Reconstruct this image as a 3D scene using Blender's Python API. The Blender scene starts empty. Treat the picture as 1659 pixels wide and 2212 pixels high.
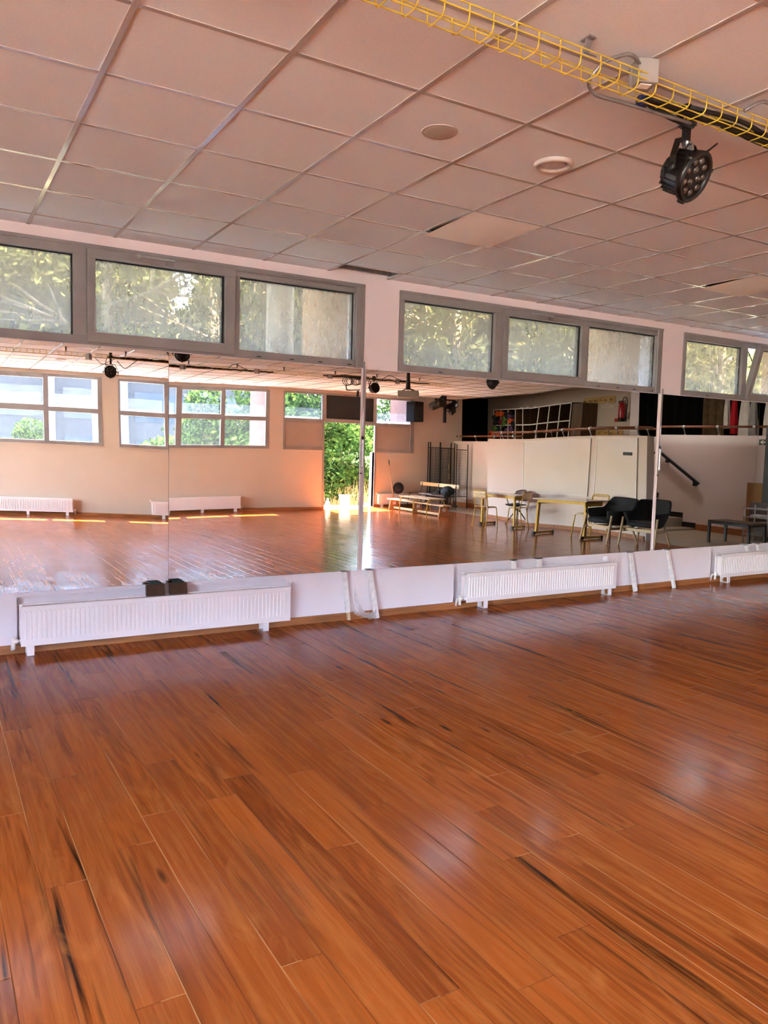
import bpy, math, random
import numpy as np
from mathutils import Vector, Matrix, Euler
random.seed(7); rng = np.random.default_rng(7)
S = bpy.context.scene
COL = S.collection
PI = math.pi
R = math.radians

# ------------------------------------------------------------------ helpers
class MB:
    """collects shapes; build() links them as ONE mesh object"""
    def __init__(s): s.v = []; s.f = []; s.sm = []
    def add(s, vs, fs, M=None, smooth=False):
        n = len(s.v)
        if M is not None: vs = [tuple(M @ Vector(p)) for p in vs]
        s.v += [tuple(p) for p in vs]
        s.f += [tuple(i + n for i in f) for f in fs]
        s.sm += [smooth] * len(fs)
        return s
    def box(s, a, b, M=None):
        x0, y0, z0 = a; x1, y1, z1 = b
        vs = [(x0,y0,z0),(x1,y0,z0),(x1,y1,z0),(x0,y1,z0),(x0,y0,z1),(x1,y0,z1),(x1,y1,z1),(x0,y1,z1)]
        return s.add(vs, [(0,3,2,1),(4,5,6,7),(0,1,5,4),(1,2,6,5),(2,3,7,6),(3,0,4,7)], M)
    def cbox(s, c, d, M=None):
        return s.box([c[i]-d[i]/2 for i in range(3)], [c[i]+d[i]/2 for i in range(3)], M)
    def bar(s, p, q, w, h=None, up=(0,0,1)):
        """rectangular bar from p to q, width w (sideways), height h (towards up)"""
        h = w if h is None else h
        p = Vector(p); q = Vector(q); z = (q-p); L = z.length; z.normalize()
        u = Vector(up)
        if abs(z.dot(u)) > .98: u = Vector((1,0,0))
        x = u.cross(z).normalized(); y = z.cross(x)
        M = Matrix((x, y, z)).transposed().to_4x4(); M.translation = p
        return s.box((-w/2,-h/2,0), (w/2,h/2,L), M)
    def tube(s, pts, r, n=8, closed=False, caps=True):
        """round tube along points; r number or list"""
        P = [Vector(p) for p in pts]; k = len(P)
        rr = r if isinstance(r, (list, tuple)) else [r]*k
        vs = []; T = None
        for i in range(k):
            if closed: t = (P[(i+1)%k]-P[i-1])
            else: t = P[min(i+1,k-1)]-P[max(i-1,0)]
            if t.length < 1e-9: t = Vector((0,0,1))
            t.normalize()
            if T is None:
                u = Vector((0,0,1)) if abs(t.z) < .9 else Vector((1,0,0))
                X = u.cross(t).normalized()
            else:
                X = (X - t*X.dot(t))
                X = X.normalized() if X.length > 1e-6 else Vector((1,0,0)).cross(t).normalized()
            T = t; Y = t.cross(X)
            for j in range(n):
                a = 2*PI*j/n
                vs.append(P[i] + (X*math.cos(a) + Y*math.sin(a))*rr[i])
        fs = []
        m = k if closed else k-1
        for i in range(m):
            for j in range(n):
                a = i*n+j; b = i*n+(j+1)%n; c = ((i+1)%k)*n+(j+1)%n; d = ((i+1)%k)*n+j
                fs.append((a,b,c,d))
        if caps and not closed:
            fs.append(tuple(range(n-1,-1,-1))); fs.append(tuple((k-1)*n+j for j in range(n)))
        return s.add(vs, fs, None, n > 6)
    def lathe(s, prof, n=24, M=None, cap=True, smooth=True):
        """prof: list of (r, z) around local z"""
        vs = []; fs = []; k = len(prof)
        for (r, z) in prof:
            for j in range(n):
                a = 2*PI*j/n; vs.append((r*math.cos(a), r*math.sin(a), z))
        for i in range(k-1):
            for j in range(n):
                fs.append((i*n+j, i*n+(j+1)%n, (i+1)*n+(j+1)%n, (i+1)*n+j))
        if cap:
            fs.append(tuple(range(n-1,-1,-1))); fs.append(tuple((k-1)*n+j for j in range(n)))
        return s.add(vs, fs, M, smooth)
    def prism(s, poly, y0, y1, M=None):
        """polygon in (x, z) pushed from y0 to y1"""
        k = len(poly)
        vs = [(x,y0,z) for x,z in poly] + [(x,y1,z) for x,z in poly]
        fs = [tuple(range(k)), tuple(range(2*k-1,k-1,-1))] + [(i,i+k,(i+1)%k+k,(i+1)%k) for i in range(k)]
        return s.add(vs, fs, M)
    def grid(s, fn, nu, nv, smooth=True):
        vs = [fn(i/nu, j/nv) for i in range(nu+1) for j in range(nv+1)]
        fs = [(i*(nv+1)+j, (i+1)*(nv+1)+j, (i+1)*(nv+1)+j+1, i*(nv+1)+j+1) for i in range(nu) for j in range(nv)]
        return s.add(vs, fs, None, smooth)
    def ball(s, c, r, n=16, sc=(1,1,1), M=None):
        prof = [(max(1e-4, math.sin(PI*i/n)), -math.cos(PI*i/n)) for i in range(n+1)]
        A = Matrix.Translation(c) @ Matrix.Diagonal((r*sc[0], r*sc[1], r*sc[2], 1))
        return s.lathe(prof, n*2, (M @ A) if M else A, True)
    def build(s, name, m, parent=None, bevel=0, solid=0):
        me = bpy.data.meshes.new(name); me.from_pydata(s.v, [], s.f)
        me.polygons.foreach_set('use_smooth', s.sm); me.update()
        me.materials.append(m)
        o = bpy.data.objects.new(name, me); COL.objects.link(o)
        if parent is not None: o.parent = parent
        if solid:
            k = o.modifiers.new('s', 'SOLIDIFY'); k.thickness = solid; k.offset = 0
        if bevel:
            k = o.modifiers.new('b', 'BEVEL'); k.width = bevel; k.segments = 2; k.limit_method = 'ANGLE'; k.angle_limit = R(40)
        return o

def tag(o, label, cat=None, group=None, kind=None):
    if label: o['label'] = label
    if cat: o['category'] = cat
    if group: o['group'] = group
    if kind: o['kind'] = kind
    return o
def thing(name, label, cat, loc=(0,0,0), rz=0, group=None):
    o = bpy.data.objects.new(name, None); COL.objects.link(o); o.empty_display_size = .05
    o.location = loc; o.rotation_euler = (0,0,rz)
    return tag(o, label, cat, group)
def struct(name, mb, m, label=None, bevel=0):
    return tag(mb.build(name, m, None, bevel), label, None, None, 'structure')
def sroot(name, label=None, loc=(0,0,0)):
    o = bpy.data.objects.new(name, None); COL.objects.link(o); o.location = loc; o.empty_display_size = .05
    return tag(o, label, None, None, 'structure')
def copy_thing(o, loc=None, rz=None, label=None, parent=None):
    c = o.copy(); COL.objects.link(c)
    if parent is not None: c.parent = parent
    if loc is not None: c.location = loc
    if rz is not None: c.rotation_euler = (0,0,rz)
    if label: c['label'] = label
    for ch in list(o.children): copy_thing(ch, parent=c)
    return c
def arc(c, r, a0, a1, n, ax='xz'):
    out = []
    for i in range(n+1):
        a = a0 + (a1-a0)*i/n; p = [c[0],c[1],c[2]]
        p['xyz'.index(ax[0])] += r*math.cos(a); p['xyz'.index(ax[1])] += r*math.sin(a); out.append(tuple(p))
    return out
def bend(pts, r=.03, n=4):
    """round the inner corners of a polyline"""
    P = [Vector(p) for p in pts]; out = [P[0]]
    for i in range(1, len(P)-1):
        a = (P[i-1]-P[i]); b = (P[i+1]-P[i]); q = min(r, a.length*.45, b.length*.45)
        p0 = P[i]+a.normalized()*q; p2 = P[i]+b.normalized()*q
        for k in range(n+1):
            t = k/n; out.append(p0*(1-t)**2 + P[i]*2*t*(1-t) + p2*t*t)
    out.append(P[-1]); return out

# ------------------------------------------------------------------ materials
def lin(h):
    h = h.lstrip('#'); c = [int(h[i:i+2],16)/255 for i in (0,2,4)]
    return tuple(((x/12.92) if x <= .04045 else ((x+.055)/1.055)**2.4) for x in c) + (1,)
CAM_R = [[0.8604356, -0.5089222, 0.0254719], [0.0200005, 0.0836801, 0.9962919], [0.5091666, 0.8567356, -0.0821801]]
CAM_C = [-0.6687, -6.22046, 1.58607]
VEIL_F = .30
TINT_F = (.78, .82, .72, 1); TINT_B = (.85, .95, 1, 1)
FLOOR_C = [lin('#9a4f22'), lin('#a85826'), lin('#b5622b'), lin('#8f4a24'), lin('#7a3a17'), lin('#c47a3c'), lin('#2a120a'), lin('#d09a68'), lin('#3a1c0c'), lin('#d9a878')]
FLOOR_ROUGH = .16; FLOOR_SPEC = .5
SKY_DUST = 1.0; SKY_STR = .35; SKY_WHITE = 0.0; SKY_TINT = (.9, .95, 1, 1)
SUN_E = 2.5; EXPO = 1.0
SHADE_TOP = 4.5; FACADE = '#6d7480'; EARTH = '#c4b592'
SUN_E = 8.0; SKY_STR = .35; EXPO = 2.2
SHADE_TOP = 8.0; FACADE = '#40464f'; EARTH = '#dccfb0'
SUN_E = 14.0; SKY_STR = .35; EXPO = 3.0
VEIL_F = .12; TINT_F = (.62, .66, .56, 1); TINT_B = (.72, .82, .9, 1)
FLOOR_C = [lin('#93461a'), lin('#a04e1d'), lin('#ab5520'), lin('#87401c'), lin('#6e3012'), lin('#b86a2c'), lin('#240e07'), lin('#b8763f'), lin('#34180a'), lin('#cf9660')]
FLOOR_SPEC = .4
SHADE_TOP = 9.0; FACADE = '#2e333b'; EARTH = '#e6dcc4'
SUN_E = 20.0; SKY_STR = .35; EXPO = 3.9
VEIL_F = .045; TINT_F = (.55, .60, .50, 1); TINT_B = (.66, .76, .84, 1); VEIL_B = .05; FILM = .22
FACADE = '#23272d'
SUN_E = 9.0; SKY_STR = .6; EXPO = 4.5
VEIL_F = .06; TINT_F = (.50, .55, .46, 1); TINT_B = (.52, .60, .68, 1); VEIL_B = .03; FILM = .12
MIRR = .70
FACADE = '#23272d'
SUN_E = 13.0; SKY_STR = .6; EXPO = 4.6
VEIL_F = .20; TINT_F = (.30, .32, .27, 1); TINT_B = (.50, .58, .66, 1); VEIL_B = .03; FILM = .10
MIRR = .76; FLOOR_SPEC = .28
FACADE = '#17191d'
SUN_E = 10.0; SKY_STR = .62; EXPO = 4.7
VEIL_F = .27; TINT_F = (.58, .60, .50, 1); TINT_B = (.50, .58, .66, 1); VEIL_B = .03; FILM = .10
MIRR = .74; FLOOR_SPEC = .25
FACADE = '#34393f'
SUN_E = 9.0; SKY_STR = .62; EXPO = 4.75
VEIL_F = .22; TINT_F = (.58, .60, .50, 1); TINT_B = (.50, .57, .66, 1); VEIL_B = .006; FILM = .022
MIRR = .72; FLOOR_SPEC = .25
FACADE = '#363c44'
SUN_E = 9.0; SKY_STR = .62; EXPO = 5.0
VEIL_F = .20; TINT_F = (.52, .50, .42, 1); TINT_B = (.46, .53, .62, 1); VEIL_B = .006; FILM = .022
MIRR = .72; FLOOR_SPEC = .2
FLOOR_C = [lin('#8c4016'), lin('#9b4a1a'), lin('#a9531f'), lin('#7f3a17'), lin('#652a0f'), lin('#b96a2b'), lin('#1e0b06'), lin('#b8763f'), lin('#34180a'), lin('#c98f58')]
EXPO = 5.3; VEIL_F = .27; TINT_F = (.50, .48, .42, 1); MIRR = .70; FLOOR_SPEC = .2
FACADE = '#45464a'
EXPO = 4.8; VEIL_F = .12; TINT_F = (.70, .69, .63, 1); TINT_B = (.70, .73, .77, 1); MIRR = .70; FILM = .04; VEIL_B = .006
FACADE = '#37393d'
EXPO = 4.7; VEIL_F = .19; TINT_F = (.66, .65, .58, 1); TINT_B = (.70, .73, .77, 1); MIRR = .69; FILM = .04; VEIL_B = .006; FLOOR_SPEC = .14
FILL_W = 1.6  # strength of the added fill lamps on the upper level
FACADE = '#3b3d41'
EXPO = 4.75; VEIL_F = .25; TINT_F = (.56, .55, .49, 1); FLOOR_SPEC = .10; FLOOR_ROUGH = .11
FLOOR_C = [lin('#984a1c'), lin('#a2511f'), lin('#ab5722'), lin('#8d431b'), lin('#78371a'), lin('#bd7233'), lin('#1c0b06'), lin('#c0834c'), lin('#3a1c0c'), lin('#c98f58')]
EXPO = 4.72; VEIL_F = .185; TINT_F = (.62, .61, .54, 1); FLOOR_SPEC = .12
FLOOR_C = [lin('#8f4419'), lin('#994b1b'), lin('#a3511e'), lin('#823c17'), lin('#5e2810'), lin('#bb7032'), lin('#170804'), lin('#c0834c'), lin('#3a1c0c'), lin('#c48a54')]
EXPO = 4.82; VEIL_F = .205; MIRR = .66
EXPO = 4.78; VEIL_F = .19; TINT_F = (.58, .57, .50, 1)
VEIL_F = .235; TINT_F = (.52, .50, .45, 1)
VEIL_F = .19; TINT_F = (.60, .58, .51, 1)

class NT:
    def __init__(s, name):
        s.m = bpy.data.materials.new(name); s.m.use_nodes = True
        s.t = s.m.node_tree; s.t.nodes.clear(); s.out = s.n('ShaderNodeOutputMaterial')
    def n(s, typ, **kw):
        k = s.t.nodes.new(typ)
        for a, b in kw.items(): setattr(k, a, b)
        return k
    def l(s, a, b): s.t.links.new(a, b)
    def set(s, node, **kw):
        for a, b in kw.items():
            sock = node.inputs[a.replace('_', ' ')] if not isinstance(a, int) else node.inputs[a]
            if hasattr(b, 'is_linked') or isinstance(b, bpy.types.NodeSocket): s.l(b, sock)
            else: sock.default_value = b
        return node
    def math(s, op, a, b=None, c=None):
        k = s.n('ShaderNodeMath', operation=op)
        for i, x in enumerate((a, b, c)):
            if x is None: continue
            if isinstance(x, bpy.types.NodeSocket): s.l(x, k.inputs[i])
            else: k.inputs[i].default_value = x
        return k.outputs[0]
    def comb(s, x, y, z):
        k = s.n('ShaderNodeCombineXYZ')
        for i, v in enumerate((x, y, z)):
            if isinstance(v, bpy.types.NodeSocket): s.l(v, k.inputs[i])
            else: k.inputs[i].default_value = v
        return k.outputs[0]
    def mix(s, f, a, b, mode='MIX'):
        k = s.n('ShaderNodeMix', data_type='RGBA', blend_type=mode)
        for sock, v in ((k.inputs[0], f), (k.inputs[6], a), (k.inputs[7], b)):
            if isinstance(v, bpy.types.NodeSocket): s.l(v, sock)
            else: sock.default_value = v
        return k.outputs[2]
    def ramp(s, f, stops):
        k = s.n('ShaderNodeValToRGB'); e = k.color_ramp.elements
        while len(e) < len(stops): e.new(.5)
        for i, (p, c) in enumerate(stops):
            e[i].position = p; e[i].color = c if isinstance(c, tuple) else (c, c, c, 1)
        s.l(f, k.inputs[0]); return k.outputs[0]
    def noise(s, vec, scale, detail=3, rough=.55, dist=0):
        k = s.n('ShaderNodeTexNoise'); s.l(vec, k.inputs['Vector'])
        k.inputs['Scale'].default_value = scale; k.inputs['Detail'].default_value = detail
        k.inputs['Roughness'].default_value = rough; k.inputs['Distortion'].default_value = dist
        return k.outputs['Fac']
    def obj(s): return s.n('ShaderNodeTexCoord').outputs['Object']
    def pos(s): return s.n('ShaderNodeNewGeometry').outputs['Position']
    def scale(s, vec, sc):
        k = s.n('ShaderNodeMapping'); s.l(vec, k.inputs[0]); k.inputs['Scale'].default_value = sc; return k.outputs[0]
    def bump(s, h, st, d=.01):
        k = s.n('ShaderNodeBump'); s.l(h, k.inputs['Height']); k.inputs['Strength'].default_value = st; k.inputs['Distance'].default_value = d
        return k.outputs[0]
    def done(s, sh): s.l(sh, s.out.inputs[0]); return s.m
def mat(name, col, rough=.5, metal=0, var=.08, sc=6, coat=0, bump=0, bsc=60, stretch=None, spec=.5, col2=None):
    """plain material with soft procedural variation of tone"""
    t = NT(name); b = t.n('ShaderNodeBsdfPrincipled'); v = t.obj()
    if stretch: v = t.scale(v, stretch)
    c = lin(col) if isinstance(col, str) else col
    c2 = lin(col2) if col2 else tuple(x*(1-var*2) for x in c[:3]) + (1,)
    c1 = c if col2 else tuple(min(1, x*(1+var*.6)) for x in c[:3]) + (1,)
    f = t.noise(v, sc, 4)
    f = t.ramp(f, [(.3, 0.0), (.7, 1.0)])
    t.l(t.mix(f, c2, c1), b.inputs['Base Color'])
    b.inputs['Roughness'].default_value = rough; b.inputs['Metallic'].default_value = metal
    b.inputs['Coat Weight'].default_value = coat; b.inputs['Specular IOR Level'].default_value = spec
    if bump: t.l(t.bump(t.noise(v, bsc, 4), bump, .004), b.inputs['Normal'])
    return t.done(b.outputs[0])

M = {}
M['plaster'] = mat('wall_plaster', '#e4d8da', .75, var=.025, sc=1.6, bump=.12, bsc=90)
M['plaster_back'] = mat('bounce_toned_plaster', '#c3b3a4', .75, var=.03, sc=1.2, bump=.12, bsc=90)  # wall is white; dimmer, warm floor bounce is put into this tone
M['plaster_board'] = mat('board_wall_plaster', '#cdbcb0', .75, var=.025, sc=1.4, bump=.12, bsc=90)  # white wall too; weaker light on it is put into this tone
M['salmon'] = mat('salmon_render', '#5d3a2c', .9, var=.12, sc=7, bump=.5, bsc=45)
M['salmon_dark'] = mat('brown_salmon_render', '#43291e', .9, var=.12, sc=7, bump=.5, bsc=45)
M['ochre'] = mat('ochre_render', '#9a6f42', .9, var=.07, sc=5, bump=.1, bsc=45)
M['alu'] = mat('grey_aluminium', '#8e8a89', .42, .0, var=.10, sc=3, coat=.15)
M['alu_dark'] = mat('shadow_gasket', '#14120f', .7, var=.1)
M['panel_grey'] = mat('grey_infill_panel', '#a09287', .5, var=.05, sc=2)
M['black_board'] = mat('black_infill_board', '#15100e', .5, var=.2, sc=3)
M['rad'] = mat('white_enamel', '#e6dad8', .32, var=.015, sc=2, coat=.2)
M['base_wood'] = mat('pine_skirting', '#a8683a', .5, var=.25, sc=9, stretch=(.25,4,4))
M['steel'] = mat('steel', '#b8b8b8', .3, .9, var=.06)
M['black'] = mat('black_paint', '#0c0b0b', .45, var=.15, sc=8)
M['black_metal'] = mat('black_powder_coat', '#080808', .42, .0, var=.1, sc=20)
M['matt_black'] = mat('matt_black', '#070707', .8, var=.1, spec=.2)
M['rubber'] = mat('black_rubber', '#0b0b0b', .55, var=.1)
M['yellow'] = mat('yellow_wire', '#cdb43a', .4, .1, var=.12, sc=14)
M['box_grey'] = mat('grey_plastic', '#948d89', .5, var=.03)
M['galv'] = mat('galvanised_bracket', '#8b8685', .45, .5, var=.15, sc=20)
M['valve'] = mat('ceiling_white_enamel', '#c3bab4', .3, var=.02)
M['lit_tile'] = mat('lit_ceiling_tile', '#fbf6ee', .5, var=.01)  # window light caught by the sagging tiles is put into this whiter colour
M['white_plastic'] = mat('white_plastic', '#efe8df', .35, var=.02)
M['speaker_grille'] = mat('pale_grille', '#b9ada0', .6, var=.04, sc=40)
M['dark_wood'] = mat('dark_stained_wood', '#4a2d1a', .55, var=.25, sc=10, stretch=(5,5,.6))
M['felt'] = mat('green_felt', '#2b3c34', .9, var=.1)
M['pine'] = mat('pale_pine', '#cfae84', .55, var=.15, sc=8, stretch=(4,4,.5))
M['whitewood'] = mat('white_painted_batten', '#e3dcd8', .6, var=.1, sc=22)
M['honey'] = mat('honey_plywood', '#c98e55', .4, var=.2, sc=6, stretch=(4,.5,4), coat=.2)
M['beech'] = mat('pale_beech', '#dcbd92', .4, var=.12, sc=6, stretch=(4,.5,4), coat=.2)
M['mustard'] = mat('mustard_steel_tube', '#c69a35', .35, .1, var=.08, sc=12)
M['grey_tube'] = mat('grey_steel_tube', '#5d5a58', .35, .6, var=.06)
M['board_white'] = mat('whiteboard_enamel', '#d2c6b8', .16, var=.02, sc=1.5, coat=.5)
M['tabletop'] = mat('grey_laminate', '#b9a697', .25, var=.04, sc=3, coat=.3)
M['brown_shell'] = mat('brown_plastic_shell', '#4a342a', .4, var=.06)
M['black_cloth'] = mat('black_upholstery', '#070808', .8, var=.2, sc=25, bump=.2, bsc=160)
M['curtain'] = mat('black_curtain', '#080707', .95, var=.2, sc=5, spec=.1)
M['brown_cloth'] = mat('brown_curtain', '#5c4a36', .9, var=.15, sc=8, spec=.1)
M['red_cloth'] = mat('red_fabric', '#a5141d', .8, var=.1, spec=.2)
M['white_cloth'] = mat('off_white_fabric', '#cfc7c0', .85, var=.08, spec=.2)
M['grey_cloth'] = mat('grey_fabric', '#8f8a88', .85, var=.1, spec=.2)
M['rail_wood'] = mat('brown_handrail_wood', '#7d4428', .4, var=.15, sc=8, stretch=(4,.5,4), coat=.3)
M['walnut'] = mat('brown_shelf_board', '#5b4022', .55, var=.2, sc=4, stretch=(4,4,.4))
M['edge_white'] = mat('white_shelf_edge', '#d8d0c8', .5, var=.03)
M['peg_wood'] = mat('yellow_pine_rail', '#c39a55', .5, var=.15, sc=8, stretch=(3,.5,3))
M['red_paint'] = mat('red_enamel', '#a30f16', .3, var=.06, coat=.4)
M['green_sign'] = mat('dark_green_sign', '#2c3a33', .4, var=.04)
M['white_sign'] = mat('white_sign', '#e8e6e0', .5, var=.02)
M['card'] = mat('cardboard', '#a97c4c', .8, var=.08, sc=5)
M['tile'] = mat('beige_floor_tile', '#a3937c', .4, var=.12, sc=4)
M['stone'] = mat('pale_concrete', '#cfc6b6', .85, var=.12, sc=3, bump=.3, bsc=30)
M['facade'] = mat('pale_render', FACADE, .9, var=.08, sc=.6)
M['facade_col'] = mat('facade_column', '#70767e', .8, var=.05)
M['facade_dark'] = mat('facade_window_band', '#3a4654', .25, var=.2, sc=.8)
M['roof'] = mat('roof_concrete', '#b8a79a', .9, var=.08, sc=1)
M['earth'] = mat('dry_earth', EARTH, .95, var=.25, sc=2, bump=.4, bsc=12)
M['bark'] = mat('pale_bark', '#8c7b66', .9, var=.3, sc=12, stretch=(1,1,.25), bump=.8, bsc=30)
M['straw'] = mat('dry_straw', '#d2bb80', .8, var=.2, sc=10)
M['pink'] = mat('pink_print', '#b8566a', .6, var=.1)
M['paper'] = mat('white_paper', '#eceae6', .7, var=.02)
M['silver'] = mat('silver_clamp', '#c9c9cb', .28, .9, var=.05)
M['pole_grey'] = mat('dark_grey_pole', '#3c3836', .4, .3, var=.06)
M['projector'] = mat('grey_projector_case', '#a89c92', .45, var=.04)

def leafmat(name, a, b, c):
    t = NT(name); d = t.n('ShaderNodeBsdfDiffuse'); tr = t.n('ShaderNodeBsdfTranslucent'); mx = t.n('ShaderNodeMixShader')
    r = t.n('ShaderNodeNewGeometry').outputs['Random Per Island']
    col = t.ramp(r, [(0, lin(a)), (.5, lin(b)), (1, lin(c))])
    t.l(col, d.inputs[0]); t.l(col, tr.inputs[0]); mx.inputs[0].default_value = .35
    t.l(d.outputs[0], mx.inputs[1]); t.l(tr.outputs[0], mx.inputs[2])
    return t.done(mx.outputs[0])
M['leaf_olive'] = leafmat('olive_needles', '#333120', '#55532f', '#7b764a')
M['leaf_green'] = leafmat('green_leaves', '#1b2a14', '#33491f', '#5a7034')
M['leaf_dark'] = leafmat('dark_leaves', '#22271a', '#3a4128', '#5c6044')
M['leaf_palm'] = leafmat('palm_leaflets', '#6f8f4a', '#a5bd7c', '#d5dfb5')

def glass(name, veil, vcol, tint=(1,1,1,1), streak=30.0, stretch=(1,1,.3), dirt=.5):
    """window pane: clear glass with a film of dust that scatters daylight"""
    t = NT(name); tr = t.n('ShaderNodeBsdfTransparent'); tr.inputs[0].default_value = tint
    tl = t.n('ShaderNodeBsdfTranslucent'); tl.inputs[0].default_value = vcol
    df = t.n('ShaderNodeBsdfDiffuse'); df.inputs[0].default_value = vcol
    gl = t.n('ShaderNodeBsdfGlossy'); gl.inputs[1].default_value = .04
    v = t.scale(t.pos(), stretch)
    n = t.noise(v, streak, 5, .65, .6); n2 = t.noise(t.pos(), 1.3, 2)
    f = t.math('MULTIPLY', t.math('ADD', t.math('MULTIPLY', n, dirt), t.math('ADD', t.math('MULTIPLY', n2, dirt), 1-dirt)), veil)
    m0 = t.n('ShaderNodeMixShader'); m0.inputs[0].default_value = .3
    t.l(tl.outputs[0], m0.inputs[1]); t.l(df.outputs[0], m0.inputs[2])
    m1 = t.n('ShaderNodeMixShader'); t.l(f, m1.inputs[0]); t.l(tr.outputs[0], m1.inputs[1]); t.l(m0.outputs[0], m1.inputs[2])
    m2 = t.n('ShaderNodeMixShader'); fr = t.n('ShaderNodeFresnel'); bf = t.n('ShaderNodeNewGeometry').outputs['Backfacing']
    t.l(t.math('SUBTRACT', 1.45, t.math('MULTIPLY', bf, 1.45-1/1.45)), fr.inputs[0])
    t.l(t.math('MULTIPLY', fr.outputs[0], .6), m2.inputs[0]); t.l(m1.outputs[0], m2.inputs[1]); t.l(gl.outputs[0], m2.inputs[2])
    return t.done(m2.outputs[0])
M['glass_front'] = glass('dusty_glass', VEIL_F, (.95,.87,.74,1), TINT_F)
M['glass_back'] = glass('hazy_glass', VEIL_B, (.85,.92,1,1), TINT_B, 9, (1,1,.1))
M['glass_side'] = glass('clear_side_glass', .03, (.85,.92,1,1), (1,1,1,1), 9, (1,1,.1))
M['film'] = glass('frosted_film', FILM, (.9,.96,1,1), (1,1,1,1), 6, (1,1,.5), .25)
M['wrap'] = glass('clear_plastic_wrap', .5, (.95,.93,.92,1), (1,1,1,1), 25, (1,1,1), .6)

def mirror_mat():
    t = NT('mirror_silver'); g = t.n('ShaderNodeBsdfGlossy'); g.inputs[1].default_value = 0.0
    v = t.noise(t.pos(), .8, 2)
    t.l(t.ramp(v, [(.3, (MIRR*.985, MIRR*.985, MIRR*.97, 1)), (.7, (MIRR*1.01, MIRR*1.01, MIRR, 1))]), g.inputs[0])
    return t.done(g.outputs[0])
M['mirror'] = mirror_mat(); M['mirror_edge'] = mat('mirror_edge', '#4a514d', .3)

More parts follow.
